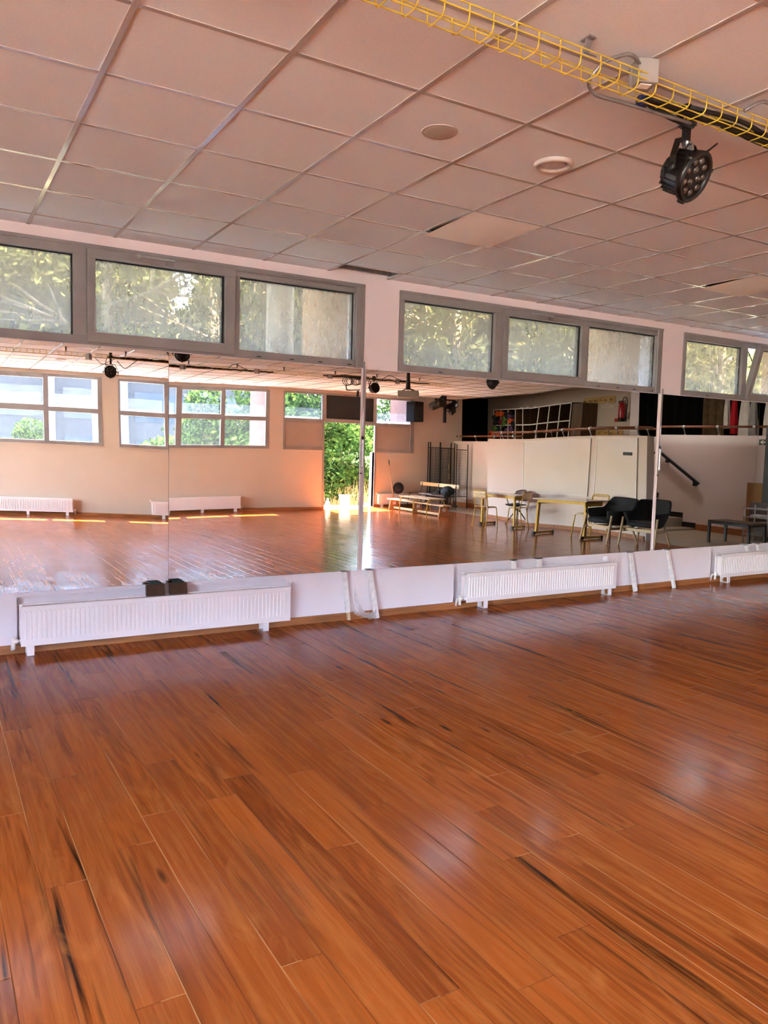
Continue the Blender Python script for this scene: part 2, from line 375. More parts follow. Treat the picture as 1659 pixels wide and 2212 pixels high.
def floor_mat():
    t = NT('varnished_pine_planks'); b = t.n('ShaderNodeBsdfPrincipled')
    sp = t.n('ShaderNodeSeparateXYZ'); t.l(t.pos(), sp.inputs[0]); X, Y = sp.outputs[0], sp.outputs[1]
    w = .1425; L = 1.7
    u = t.math('DIVIDE', t.math('ADD', X, 20.0), w); ix = t.math('FLOOR', u); fx = t.math('FRACT', u)
    wn = t.n('ShaderNodeTexWhiteNoise', noise_dimensions='1D'); t.l(ix, wn.inputs['W']); r1 = wn.outputs['Value']
    v = t.math('ADD', t.math('DIVIDE', Y, L), t.math('MULTIPLY', r1, 9.0)); iy = t.math('FLOOR', v); fy = t.math('FRACT', v)
    wn2 = t.n('ShaderNodeTexWhiteNoise', noise_dimensions='2D'); t.l(t.comb(ix, iy, 0), wn2.inputs['Vector'])
    sc = t.n('ShaderNodeSeparateColor'); t.l(wn2.outputs['Color'], sc.inputs[0]); q1, q2, q3 = sc.outputs
    # grain coordinates: own offset on every board, strongly stretched along y
    gx = t.math('ADD', X, t.math('MULTIPLY', q1, 31.0)); gy = t.math('ADD', Y, t.math('MULTIPLY', q2, 57.0))
    g1 = t.noise(t.comb(t.math('MULTIPLY', gx, 34.0), t.math('MULTIPLY', gy, 1.1), 0), 1.0, 5, .62, .35)
    fine = t.noise(t.comb(t.math('MULTIPLY', gx, 190.0), t.math('MULTIPLY', gy, 4.5), 3.), 1.0, 3, .6)
    # cathedral rings
    warp = t.noise(t.comb(t.math('MULTIPLY', gx, 5.0), t.math('MULTIPLY', gy, .8), 7.), 1.0, 2, .5)
    ring = t.math('SINE', t.math('ADD', t.math('MULTIPLY', warp, 62.0), t.math('MULTIPLY', gx, 130.0)))
    ring = t.ramp(t.math('ADD', t.math('MULTIPLY', ring, .5), .5), [(.0, 0.0), (1., 1.0)])
    base = t.ramp(q3, [(0, FLOOR_C[0]), (.35, FLOOR_C[1]), (.7, FLOOR_C[2]), (1, FLOOR_C[3])])
    c = t.mix(t.math('MULTIPLY', ring, t.ramp(q1, [(.35, .06), (.75, .34)])), base, FLOOR_C[4])
    c = t.mix(t.ramp(g1, [(.46, 0.0), (.74, .50)]), c, FLOOR_C[5])
    c = t.mix(t.ramp(fine, [(.48, 0.0), (.72, .26)]), c, FLOOR_C[4])
    # dark resin streaks in some boards
    st = t.noise(t.comb(t.math('MULTIPLY', gx, 13.0), t.math('MULTIPLY', gy, .62), 11.), 1.0, 3, .5, .7)
    st2 = t.noise(t.comb(t.math('MULTIPLY', gx, 120.0), t.math('MULTIPLY', gy, 2.2), 2.), 1.0, 3, .6, .5)
    sel = t.ramp(q2, [(.25, .4), (.7, 1.0)])
    stt = t.math('ADD', st, t.math('MULTIPLY', t.math('SUBTRACT', st2, .5), .16))
    stm = t.math('MULTIPLY', t.ramp(stt, [(.575, 0.0), (.635, .40), (.70, .95)]), sel)
    c = t.mix(stm, c, FLOOR_C[6])
    hp = t.noise(t.comb(t.math('MULTIPLY', gx, 7.0), t.math('MULTIPLY', gy, 1.6), 21.), 1.0, 4, .65, .8)
    c = t.mix(t.ramp(hp, [(.55, 0.0), (.75, .55)]), c, FLOOR_C[5])
    vk = t.n('ShaderNodeTexVoronoi'); vk.inputs['Scale'].default_value = 1.0; t.l(t.comb(t.math('MULTIPLY', gx, 5.0), t.math('MULTIPLY', gy, 1.1), 2.), vk.inputs['Vector'])
    c = t.mix(t.ramp(vk.outputs['Distance'], [(.0, .9), (.045, .7), (.09, 0.0)]), c, FLOOR_C[6])
    # worn pale patches across boards
    wr = t.noise(t.scale(t.pos(), (1.2, .6, 1)), 2.2, 5, .7, .4)
    c = t.mix(t.ramp(wr, [(.62, 0.0), (.80, .22)]), c, FLOOR_C[7])
    # joints
    ex = t.math('MINIMUM', fx, t.math('SUBTRACT', 1.0, fx)); ey = t.math('MULTIPLY', t.math('MINIMUM', fy, t.math('SUBTRACT', 1.0, fy)), L/w)
    e = t.math('MINIMUM', ex, ey); gap = t.ramp(e, [(.0, 1.0), (.010, .8), (.018, 0.0)])
    wj = t.n('ShaderNodeTexWhiteNoise', noise_dimensions='1D'); t.l(t.math('FLOOR', t.math('ADD', u, .5)), wj.inputs['W'])
    jn = t.noise(t.comb(0, t.math('ADD', t.math('MULTIPLY', Y, .55), t.math('MULTIPLY', wj.outputs['Value'], 40.0)), 5.), 1.0, 2)
    lit = t.ramp(t.math('ADD', jn, t.math('MULTIPLY', wj.outputs['Value'], .22)), [(.60, 0.0), (.68, 1.0)])
    jc = t.mix(lit, FLOOR_C[8], FLOOR_C[9])
    c = t.mix(t.math('MULTIPLY', gap, t.math('ADD', .40, t.math('MULTIPLY', lit, .35))), c, jc)
    t.l(c, b.inputs['Base Color'])
    rg = t.noise(t.scale(t.pos(), (2.5, 1.2, 1)), 2.0, 5, .7)
    scr = t.noise(t.comb(t.math('MULTIPLY', X, 3.0), t.math('MULTIPLY', Y, 26.0), 0), 1.0, 4, .7, .3)
    rr = t.math('ADD', t.math('MULTIPLY', t.ramp(rg, [(.3, 0.0), (.75, 1.0)]), .10), FLOOR_ROUGH)
    rr = t.math('ADD', rr, t.math('MULTIPLY', t.ramp(scr, [(.5, 0.0), (.8, 1.0)]), .05))
    t.l(rr, b.inputs['Roughness'])
    b.inputs['Specular IOR Level'].default_value = FLOOR_SPEC
    h = t.math('ADD', t.math('MULTIPLY', gap, -1.0), t.math('ADD', t.math('MULTIPLY', q1, .5), t.math('MULTIPLY', scr, .03)))
    und = t.noise(t.scale(t.pos(), (7.0, 1.2, 1)), 1.0, 2)
    h = t.math('ADD', h, t.math('MULTIPLY', und, .8))
    t.l(t.bump(h, .22, .004), b.inputs['Normal'])
    return t.done(b.outputs[0])

def ceil_mat():
    t = NT('mineral_ceiling_tile'); b = t.n('ShaderNodeBsdfPrincipled')
    f = t.noise(t.pos(), 260, 3, .7); f2 = t.noise(t.pos(), 60, 3, .6)
    sp = t.n('ShaderNodeSeparateXYZ'); t.l(t.pos(), sp.inputs[0])
    wn = t.n('ShaderNodeTexWhiteNoise', noise_dimensions='2D')
    t.l(t.comb(t.math('FLOOR', t.math('DIVIDE', sp.outputs[0], .6)), t.math('FLOOR', t.math('DIVIDE', t.math('ADD', sp.outputs[1], .29), .6)), 0), wn.inputs['Vector'])
    c = t.mix(t.ramp(f, [(.35, 0.0), (.65, 1.0)]), lin('#dfe4ea'), lin('#edf2f7'))
    c = t.mix(t.math('MULTIPLY', t.ramp(f2, [(.55, 0.0), (.8, 1.0)]), .25), c, lin('#d3d7dc'))
    c = t.mix(t.math('MULTIPLY', wn.outputs['Value'], .10), c, lin('#d7dadf'))
    t.l(c, b.inputs['Base Color']); b.inputs['Roughness'].default_value = .8; b.inputs['Specular IOR Level'].default_value = .25
    t.l(t.bump(f, .25, .002), b.inputs['Normal'])
    return t.done(b.outputs[0])
M['floor'] = floor_mat(); M['ceil'] = ceil_mat()
M['tbar'] = mat('ceiling_grid_metal', '#b5aca6', .20, .0, var=.03, coat=.3)
CZ = 3.124          # suspended ceiling
XL, YB = -5.25, -12.0
WT = .25            # outer wall thickness
BAYS = [-4.785, -.825, 3.135, 7.095]; FB = BAYS+[11.055]; BW = 3.6  # last front bay is unseen, added to light the stairs
# ================================================================== SETTING
struct('floor', MB().box((XL-.2, YB-.05, -.06), (10.72, .06, 0)), M['floor'], 'varnished orange-brown pine plank floor of the dance studio')
struct('floor_tiled', MB().box((10.72, YB-.05, -.06), (16.3, .06, 0)), M['tile'], 'beige tiled floor strip beside the whiteboard wall')
# ceiling tiles, one quad each, with a missing tile at the front wall
cb = MB(); xs = [XL]+[.6*i for i in range(-8, 21)]+[12.18]; ys = [YB]+[-.29-.6*j for j in range(19, -1, -1)]+[0.0]
SAG = {(2.4, -2.09), (5.4, -2.09)}
for i in range(len(xs)-1):
    for j in range(len(ys)-1):
        x0, x1, y0, y1 = xs[i], xs[i+1], ys[j], ys[j+1]
        if abs(x0-2.4) < .01 and j == len(ys)-2: continue
        if any(abs(x0-a) < .01 and abs(y0-b) < .01 for a, b in SAG): continue
        if abs(x0-5.4) < .01 and abs(y0+10.49) < .01: continue
        cb.box((x0, y0, CZ), (x1, y1, CZ+.015))
ceil = struct('ceiling', cb, M['ceil'], 'suspended ceiling of square mineral tiles')
gb = MB(); tw = .012
for x in xs[1:-1]: gb.box((x-tw, YB, CZ-.004), (x+tw, 0, CZ+.004))
for y in ys[1:-1]:
    for k in range(len(xs)-1): gb.box((xs[k]+tw, y-tw, CZ-.003), (xs[k+1]-tw, y+tw, CZ+.004))
g = gb.build('ceiling_grid', M['tbar'], ceil)
rc = MB().box((2.39,-.30,CZ+.17),(3.01,0,CZ+.18)).box((2.39,-.30,CZ+.015),(2.40,0,CZ+.18)).box((3.0,-.30,CZ+.015),(3.01,0,CZ+.18)).box((2.39,-.30,CZ+.015),(3.01,-.29,CZ+.18)).box((2.39,-.06,CZ+.02),(3.01,-.045,CZ+.06))
rc.build('ceiling_void', M['galv'], ceil)

def wall_y(name, y0, y1, openings, zt, x0, x1, m, label):
    """wall along x between y0,y1 with rectangular holes (xa,xb,za,zb)"""
    b = MB(); cuts = sorted(set([x0, x1]+[q for o in openings for q in o[:2] if x0 < q < x1]))
    for a, c in zip(cuts[:-1], cuts[1:]):
        mid = (a+c)/2; holes = sorted([(o[2], o[3]) for o in openings if o[0] < mid < o[1]]); z = -.05
        for h0, h1 in holes:
            if h0 > z: b.box((a, y0, z), (c, y1, h0))
            z = h1
        if z < zt: b.box((a, y0, z), (c, y1, zt))
    return struct(name, b, m, label)
ZT = 3.62
F0, F1 = 2.306, 3.045      # front window opening
wall_y('wall_front', .07, .07+WT, [(x, x+BW-.01, F0, F1) for x in FB], ZT, XL, 16.3, M['plaster'], 'white front wall carrying the mirrors and high windows')
# front face with shallow radiator niches
NICHE = [(x, x+2.151) for x in (-4.067, -.107, 3.86, 7.85)]
wall_y('wall_front.001', 0, .07, [(x, x+BW-.01, F0, F1) for x in FB]+[(a, c, .0, .42) for a, c in NICHE], ZT, XL, 16.3, M['plaster'], 'white plaster face of the front wall with radiator niches')
B0, B1 = 1.54, 3.045
DX0, DX1 = 8.17, 9.41
ops = [(x, x+BW-.01, B0, B1) for x in BAYS[:3]]+[(7.095, DX0-.0, B0, B1), (DX0, DX1, 0, B1), (DX1, 10.67, B0, B1)]
wall_y('wall_back', YB-WT, YB, ops, ZT, XL, 12.47, M['plaster_back'], 'white back wall toned for floor bounce, with the wide windows and the garden door')
lw = MB().box((XL-.2, YB-WT, -.05), (XL, .32, .30)).box((XL-.2, YB-WT, 2.95), (XL, .32, ZT)).box((XL-.2, YB-WT, .30), (XL, -11.4, 2.95)).box((XL-.2, -5.94, .30), (XL, .32, 2.95))
struct('wall_left', lw, M['plaster'], 'white end wall of the studio with an added window')
w = sroot('window_9', 'unseen end-wall window added to bring in daylight'); b = MB()  # unseen glazing added to lift the daylight inside
for y in (-11.4, -9.6, -7.8, -6.0): b.box((XL-.14, y, .30), (XL-.06, y+.06, 2.95))
b.box((XL-.14, -11.4, .30), (XL-.06, -5.94, .36)).box((XL-.14, -11.4, 2.89), (XL-.06, -5.94, 2.95)); b.build('frame', M['alu'], w)
for y in (-11.4, -9.6, -7.8): MB().box((XL-.102, y+.06, .36), (XL-.098, y+1.8, 2.89)).build('pane', M['glass_side'], w)
struct('roof', MB().box((XL-.3, YB-WT, ZT), (16.6, .32, ZT+.2)), M['roof'])
struct('roof_shade_block', MB().box((XL-.3, -11.0, ZT+.2), (16.6, .25, ZT+SHADE_TOP)), M['roof'])  # unseen block added to keep the sun off the front trees
struct('roof_eave', MB().box((XL-.3, YB-WT-.30, 3.18), (12.6, YB-WT, 3.30)), M['roof'])
struct('roof_eave.001', MB().box((XL-.3, .32, 3.40), (16.3, 1.0, 3.52)), M['roof'])
for k, x in enumerate([2.775, 6.735, 10.68, -1.185]):
    struct('wall_fin', MB().box((x, .32, -.1), (x+.35, 1.36, 3.40)), M['ochre'], 'ochre rendered fin between the front windows')
    struct('wall_fin', MB().box((x, YB-WT-1.15, -.1), (x+.35, YB-WT, 3.40)), M['salmon'], 'salmon rendered fin between the back windows')
# ---- upper level (reached by steps), seen only in the mirrors
PL = 1.015
struct('wall_board', MB().box((10.80, -8.44, 0), (10.98, -3.67, 1.945)), M['plaster_board'], 'white half-height wall carrying the whiteboards')
struct('wall_parapet', MB().box((12.16, YB, 0), (12.32, -8.44, 1.926)), M['plaster_board'], 'white half-height wall in front of the upper level')
struct('wall_parapet.001', MB().box((10.98, -8.44, 0), (12.32, -8.30, 1.926)), M['plaster'])
struct('wall_stair', MB().box((13.53, -9.6, 0), (13.68, -2.93, 2.022)), M['plaster'], 'white half-height wall beside the stairs')
struct('floor_upper', MB().box((12.32, -15.3, .9), (16.2, -6.27, PL)).box((10.98, -8.30, .9), (12.32, -6.27, PL)).box((13.68, -6.27, .9), (16.2, .0, PL)), M['tile'], 'floor of the raised upper level')
st = MB(); yy = -4.60
for k in range(5):
    z1 = .04+.195*k
    st.box((10.98, -6.28, z1-.19 if k else 0), (13.53, yy-.335*k, z1 if k < 5 else PL))
struct('stair_steps', st, M['tile'], 'beige tiled steps rising beside the white wall')
sk = MB()
for k in range(5):
    z1 = .04+.195*k; sk.box((13.515, yy-.335*(k+1), z1), (13.53, yy-.335*k, z1+.108))
tag(sk.build('trim_1', M['black']), 'black stepped skirting along the stairs', None, None, 'structure')
struct('baseboard_stair', MB().box((13.50, -4.58, 0), (13.53, -2.93, .13)), M['base_wood'])
struct('wall_right', MB().box((16.1, -15.5, -.05), (16.3, .3, ZT)), M['plaster_back'], 'wall of the raised upper level')
struct('wall_end', MB().box((12.3, -15.5, -.05), (16.3, -15.3, ZT)), M['plaster_back'])
struct('wall_end.001', MB().box((12.30, -15.3, -.05), (12.47, YB-WT, ZT)), M['plaster_back'])
struct('ceiling_upper', MB().box((12.18, -15.3, 3.56), (16.1, 0, 3.60)).box((12.14, YB, CZ), (12.18, 0, 3.60)), M['plaster_back'])
struct('wall_column', MB().box((15.85, -8.6, PL), (16.1, -8.3, 3.56)), M['plaster'])
# ---- skirting
bb = MB().box((XL, -.024, 0), (12.0, 0, .066))
struct('baseboard_front', bb, M['base_wood'], 'brown pine skirting under the mirrors', .004)
struct('baseboard_back', MB().box((XL, YB, 0), (DX0-.02, YB+.02, .07)).box((DX1+.02, YB, 0), (12.16, YB+.02, .07)), M['base_wood'])
struct('baseboard_board', MB().box((10.775, -8.4, 0), (10.80, -3.7, .07)), M['base_wood'])
struct('baseboard_parapet', MB().box((12.13, -11.98, 0), (12.16, -8.44, .13)), M['base_wood'])

# ---- front windows
def window_front(n, x0, tilt=0):
    GL = M['glass_front'] if n < 9 else M['glass_side']  # added end bay is glazed clear to pass more light
    w = sroot('window_%d' % n, 'high three-pane grey aluminium window above the mirrors')
    y0, y1 = -.014, .065; b = MB(); X = lambda a: x0+a; x1 = x0+3.585
    b.box((x0, y0, 2.962), (x1, y1, 3.045)); b.box((x0, y0, 2.306), (x1, y1, 2.370))
    b.box((x0, y0, 2.370), (X(.046), y1, 2.962)); b.box((X(3.485), y0, 2.370), (x1, y1, 2.962))
    b.box((X(1.118), y0, 2.370), (X(1.212), y1, 2.962)); b.box((X(2.362), y0, 2.370), (X(2.408), y1, 2.962))
    b.build('frame', M['alu'], w, .003)
    b = MB().box((X(3.49), y0-.018, 2.30), (X(3.535), y0, 3.02)).box((X(.0), y0-.006, 3.020), (x1, y0, 3.045)); b.build('cover_strip', M['alu'], w, .002)
    gk = MB()
    for a, c in ((.046, 1.118), (2.408, 3.485)):
        for s_ in ((X(a)-.002, 2.366, X(a)+.004, 2.966), (X(c)-.010, 2.366, X(c)+.002, 2.966)):
            gk.box((s_[0], .028, s_[1]), (s_[2], .075, s_[3]))
        gk.box((X(a), .028, 2.951), (X(c), .075, 2.964)); gk.box((X(a), .028, 2.366), (X(c), .075, 2.372))
    gk.build('gasket', M['alu_dark'], w)
    for a, c in ((.046, 1.118), (2.408, 3.485)):
        MB().box((X(a), .030, 2.370), (X(c), .034, 2.962)).build('pane', GL, w)
    # opening sash, hinged at its lower edge
    sa = bpy.data.objects.new('sash', None); COL.objects.link(sa); sa.parent = w
    sa.location = (X(1.212), -.012, 2.322); sa.rotation_euler = (R(tilt), 0, 0)
    W, H = 1.150, .682; b = MB()
    b.box((0, -.026, 0), (W, .05, .082)); b.box((0, -.026, H-.062), (W, .05, H)); b.box((0, -.026, .082), (.060, .05, H-.062)); b.box((W-.090, -.026, .082), (W, .05, H-.062))
    b.box((.045, -.034, .066), (W-.075, -.026, .080)); b.box((.045, -.034, H-.062), (W-.075, -.026, H-.048)); b.box((.045, -.034, .08), (.058, -.026, H-.06)); b.box((W-.088, -.034, .08), (W-.075, -.026, H-.06))
    f = b.build('sash_frame', M['alu'], sa, .003)
    gk = MB().box((.058, .0, H-.072), (W-.09, .055, H-.060)).box((W-.106, .0, .08), (W-.088, .055, H-.06)).box((.058, .0, .080), (W-.09, .055, .084)); gk.build('gasket', M['alu_dark'], sa)
    MB().box((.060, .012, .082), (W-.09, .016, H-.062)).build('pane', GL, sa)
    op = MB().box((X(1.60), -.055, 2.990), (X(1.86), -.035, 3.008)).box((X(1.575), -.045, 2.985), (X(1.60), -.014, 3.012))
    op.build('opener_arm', M['steel'], w, .002)
    MB().box((X(1.795), -.05, 2.955), (X(1.85), -.036, 2.985)).box((X(1.80), -.036, 2.95), (X(1.84), -.012, 2.99)).build('opener_bracket', M['galv'], w, .002)
    MB().tube([(X(1.86), -.03, 3.002), (X(3.46), -.03, 3.002)], .004, 6).build('opener_rod', M['galv'], w)
    dr = MB()
    for a in (.45, 1.32, 1.66, 1.97, 2.24, 2.56, 2.86, 3.13, 3.42): dr.box((X(a), y0-.004, 2.322), (X(a)+.038, y0, 2.330))
    dr.build('drain_cap', M['alu_dark'], w)
    if tilt:
        for sx in (.02, W-.03):
            MB().bar((X(1.212)+sx, .0, 2.93), (X(1.212)+sx, -.10, 2.72), .012, .006).build('stay', M['alu_dark'], w)
    return w
for n, x in enumerate(FB):
    window_front(n+1 if n < 4 else 10, x+.006, 14 if n == 3 else 0)

# ---- back windows: upper row and lower row of panes
def pane_set(w, cells, film=True):
    for (a, c, z0, z1) in cells:
        MB().box((a, YB-.05, z0), (c, YB-.046, z1)).build('pane', M['glass_back'], w)
        if z0 > 2.3 and film:
            MB().box((a+.002, YB-.044, z0+.002), (c-.045, YB-.042, 2.628)).build('film', M['film'], w)
def bars_from(b, x0, x1, z0, z1, cells, y0, y1):
    """solid frame minus cells: columns and rails"""
    xs_ = sorted(set([x0, x1]+[q for k in cells for q in k[:2]])); zs = sorted(set([z0, z1]+[q for k in cells for q in k[2:]]))
    for i in range(len(xs_)-1):
        run = None
        for j in range(len(zs)-1):
            mx, mz = (xs_[i]+xs_[i+1])/2, (zs[j]+zs[j+1])/2
            hole = any(k[0] < mx < k[1] and k[2] < mz < k[3] for k in cells)
            if not hole: run = zs[j] if run is None else run
            if (hole or j == len(zs)-2) and run is not None:
                b.box((xs_[i], y0, run), (xs_[i+1], y1, zs[j] if hole else zs[j+1])); run = None
    return b
def window_back(n, x0):
    w = sroot('window_%d' % n, 'wide six-pane grey window in the back wall'); X = lambda a: x0+a
    cells = []
    for a, c in ((.046, 1.118), (1.27, 2.30), (2.408, 3.485)):
        up = (2.372, 2.950) if a == 1.27 else (2.345, 2.985)
        cells += [(X(a), X(c), *up), (X(a), X(c), 1.615, 2.245)]
    bars_from(MB(), x0, X(3.585), B0, B1, cells, YB-.07, YB+.012).build('frame', M['alu'], w, .003)
    pane_set(w, cells)
    MB().box((X(1.76), YB+.012, 3.0), (X(1.82), YB+.04, 3.03)).tube([(X(1.75), YB+.03, 3.02), (X(1.87), YB+.03, 2.975)], .008, 6).build('opener_arm', M['galv'], w)
    MB().box((x0, YB, B0-.012), (X(3.585), YB+.02, B0)).build('sill', M['plaster_back'], w)
    return w
for n, x in enumerate(BAYS[:3]): window_back(n+5, x+.003)
# ---- the garden door bay
w = sroot('window_8', 'door bay window with grey panels and a black board over the open door')
cells = [(7.125, 8.11, 2.345, 3.0), (7.14, 8.11, 1.60, 2.245), (8.215, 9.36, 2.372, 2.995), (9.455, 10.55, 2.345, 3.0), (9.455, 10.56, 1.60, 2.245)]
b = bars_from(MB(), 7.095, 10.67, B0, B1, cells+[(DX0, DX1, B0-.01, 2.275)], YB-.07, YB+.012)
b.build('frame', M['alu'], w, .003)
pane_set(w, [cells[0], cells[3]])
for c in (cells[1], cells[4]): MB().box((c[0], YB-.03, c[2]), (c[1], YB-.01, c[3])).build('infill_panel', M['panel_grey'], w)
MB().box((cells[2][0], YB-.03, cells[2][2]), (cells[2][1], YB-.01, cells[2][3])).build('black_board', M['black_board'], w)
MB().box((8.70, YB+.012, 3.0), (8.76, YB+.04, 3.03)).build('opener_bracket', M['galv'], w)
d = sroot('door_1', 'open garden doorway with grey jambs')
MB().box((DX0-.05, YB-.12, 0), (DX0, YB+.014, 1.54)).box((DX1, YB-.12, 0), (DX1+.05, YB+.014, 1.54)).build('jamb', M['alu'], d, .003)
MB().box((DX0, YB-.26, -.05), (DX1, YB, .012)).build('threshold', M['stone'], d)
# ================================================================== MIRRORS
PAN = [(-.97, 1.003), (1.008, 2.742), (2.800, 4.742), (4.747, 6.700), (6.766, 8.628), (8.633, 10.5)]
CEN = [.0175, 1.8725, 3.773, 5.723, 7.6975, 9.565]
BOW = [[-0.004271, 0.001325, 0.005749, 0.003722, 0.000419, 0.003495, 0.001676,-0.005926, 0.001003],
 [-0.000558, 0.001507,-0.001989,-0.000496,-0.000051,-0.017626, 0.002784,-0.00081 , 0.008211],
 [-0.007465, 0.002223, 0.009893, 0.000928, 0.00613 , 0.010638, 0.001741, 0.000735,-0.005647],
 [ 0.002522,-0.000327,-0.005055,-0.001618, 0.00248 ,-0.001479, 0.00708 ,-0.001336,-0.000806],
 [ 0.000032,-0.000881,-0.000044, 0.001151,-0.000487,-0.000023, 0.000699, 0.000631,-0.000076], [0]*9]
def bow(k, x, z):
    u, v = x-CEN[k], z-1.38
    return sum(c*q for c, q in zip(BOW[k], (u, v, u*u/2, u*v, v*v/2, u**3/6, u*u*v/2, u*v*v/2, v**3/6)))
ML = ['leftmost wall mirror panel, reflecting the windows above the left back radiator', 'wall mirror panel reflecting the garden door and the second back radiator',
      'wall mirror panel reflecting the projector and the wooden benches', 'wall mirror panel reflecting the whiteboards and the black armchairs',
      'wall mirror panel reflecting the dark stairs and the black handrail', 'rightmost wall mirror panel, cut by the edge of the photo']
for k, (a, c) in enumerate(PAN):
    z0, z1 = .457, 2.298
    mx = max(bow(k, a+(c-a)*i/8, z0+(z1-z0)*j/8) for i in range(9) for j in range(9))
    b = MB().grid(lambda s_, t_: (a+(c-a)*s_, bow(k, a+(c-a)*s_, z0+(z1-z0)*t_)-mx-.008, z0+(z1-z0)*t_), 40, 40)
    rim = []
    for i in range(9): rim.append((a+(c-a)*i/8, z0))
    for i in range(1, 9): rim.append((c, z0+(z1-z0)*i/8))
    for i in range(1, 9): rim.append((c-(c-a)*i/8, z1))
    for i in range(1, 8): rim.append((a, z1-(z1-z0)*i/8))
    m = len(rim); vs = [(x, bow(k, x, z)-mx-.0082, z) for x, z in rim]+[(x, bow(k, x, z)-mx-.004, z) for x, z in rim]
    o = b.build('wall_mirror', M['mirror'])
    MB().add(vs, [(i, i+m, (i+1) % m+m, (i+1) % m) for i in range(m)]).build('glass_edge', M['mirror_edge'], o)
    tag(o, ML[k], 'mirror', 'mirror panels along the front wall')

# ================================================================== RADIATORS
def radiator(loc, L, label, rz=0, H=(.075, .372), ends=True, group='white panel radiators', legs=(.04, 1.88)):
    t = thing('radiator', label, 'radiator', loc, rz, group)
    z0, z1 = H
    def plate(y, ribs):
        b = MB().box((0, y, z0), (L, y+.012, z1))
        n = int((L-.05)/.0335); x = .032
        if ribs:
            za, zb = z0+.045, z1-.038
            for i in range(n):
                cx = x+i*.0335; r = .0105; out = []
                for k in range(7): q = PI*k/6; out.append((cx+r*math.cos(q), zb-r+r*math.sin(q)))
                for k in range(7): q = PI+PI*k/6; out.append((cx+r*math.cos(q), za+r+r*math.sin(q)))
                m = len(out); ins = [(cx+(px-cx)*.5, (pz-(za+zb)/2)*.965+(za+zb)/2) for px, pz in out]
                vs = [(px, y, pz) for px, pz in out]+[(px, y-.0055, pz) for px, pz in ins]
                b.add(vs, [(k, (k+1) % m, (k+1) % m+m, k+m) for k in range(m)]+[tuple(range(2*m-1, m-1, -1))])
        return b
    plate(-.132, True).build('front_panel', M['rad'], t, .003)
    plate(-.042, False).build('back_panel', M['rad'], t, .003)
    c = MB()
    for i in range(int(L/.05)): c.box((.03+i*.05, -.118, z0+.03), (.034+i*.05, -.045, z1-.03))
    c.build('convector_fin', M['rad'], t)['kind'] = 'stuff'
    MB().box((.02, -.118, z1-.012), (L-.02, -.034, z1-.008)).build('top_grille', M['rad'], t)
    for x in legs:
        MB().box((x, -.13, 0), (x+.05, -.118, z0+.01)).box((x, -.13, 0), (x+.05, -.02, .006)).box((x, -.03, 0), (x+.05, -.02, z0+.02)).build('foot', M['rad'], t, .002)
    for z in (z0+.035, z1-.035):
        MB().tube([(.012, -.125, z), (.012, -.032, z)], .014, 10).build('header_tube', M['rad'], t)
    MB().tube(bend([(.012, -.08, z0+.035), (-.045, -.08, z0+.035), (-.045, -.03, z0+.03), (-.05, -.02, .03)], .03), .011, 8).build('valve_pipe', M['rad'], t)
    v = MB().tube([(-.055, -.085, z0+.035), (-.015, -.085, z0+.035)], .016, 10).tube([(-.045, -.08, .05), (-.045, -.08, z0+.065)], .014, 10); v.build('valve', M['white_plastic'], t)
    MB().tube([(L, -.05, z1-.02), (L+.025, -.05, z1+.005)], .009, 8).lathe([(.004, 0), (.016, .002), (.016, .012), (.004, .014)], 10, Matrix.Translation((L+.028, -.05, z1+.012))).build('vent_cap', M['rad'], t)
    return t
radiator((-.095, 0, 0), 2.13, 'white ribbed radiator with two dark wood blocks on top, nearest under the mirrors')
radiator((3.93, 0, 0), 2.10, 'white ribbed radiator standing before the right pair of whiteboard mirrors, whole in view', legs=(.22, 1.98))
radiator((7.885, 0, 0), 2.12, 'white ribbed radiator cut by the right edge of the photo', legs=(.14, 1.9))
for k, (x, L, lb) in enumerate([(-4.0, 2.12, None), (-.04, 2.05, 'cream radiator under the back window, left one in the mirror'), (3.83, 2.14, 'cream radiator under the back window, crossed by the mirror seam'), (9.52, 1.55, 'cream radiator against the back wall behind the benches')]):
    if lb is None: continue
    radiator((x+L, YB+.0, 0), L, lb, PI, group='radiators along the back wall', legs=(.1, L*.45, L-.3) if L > 2 else (.1, L-.15))
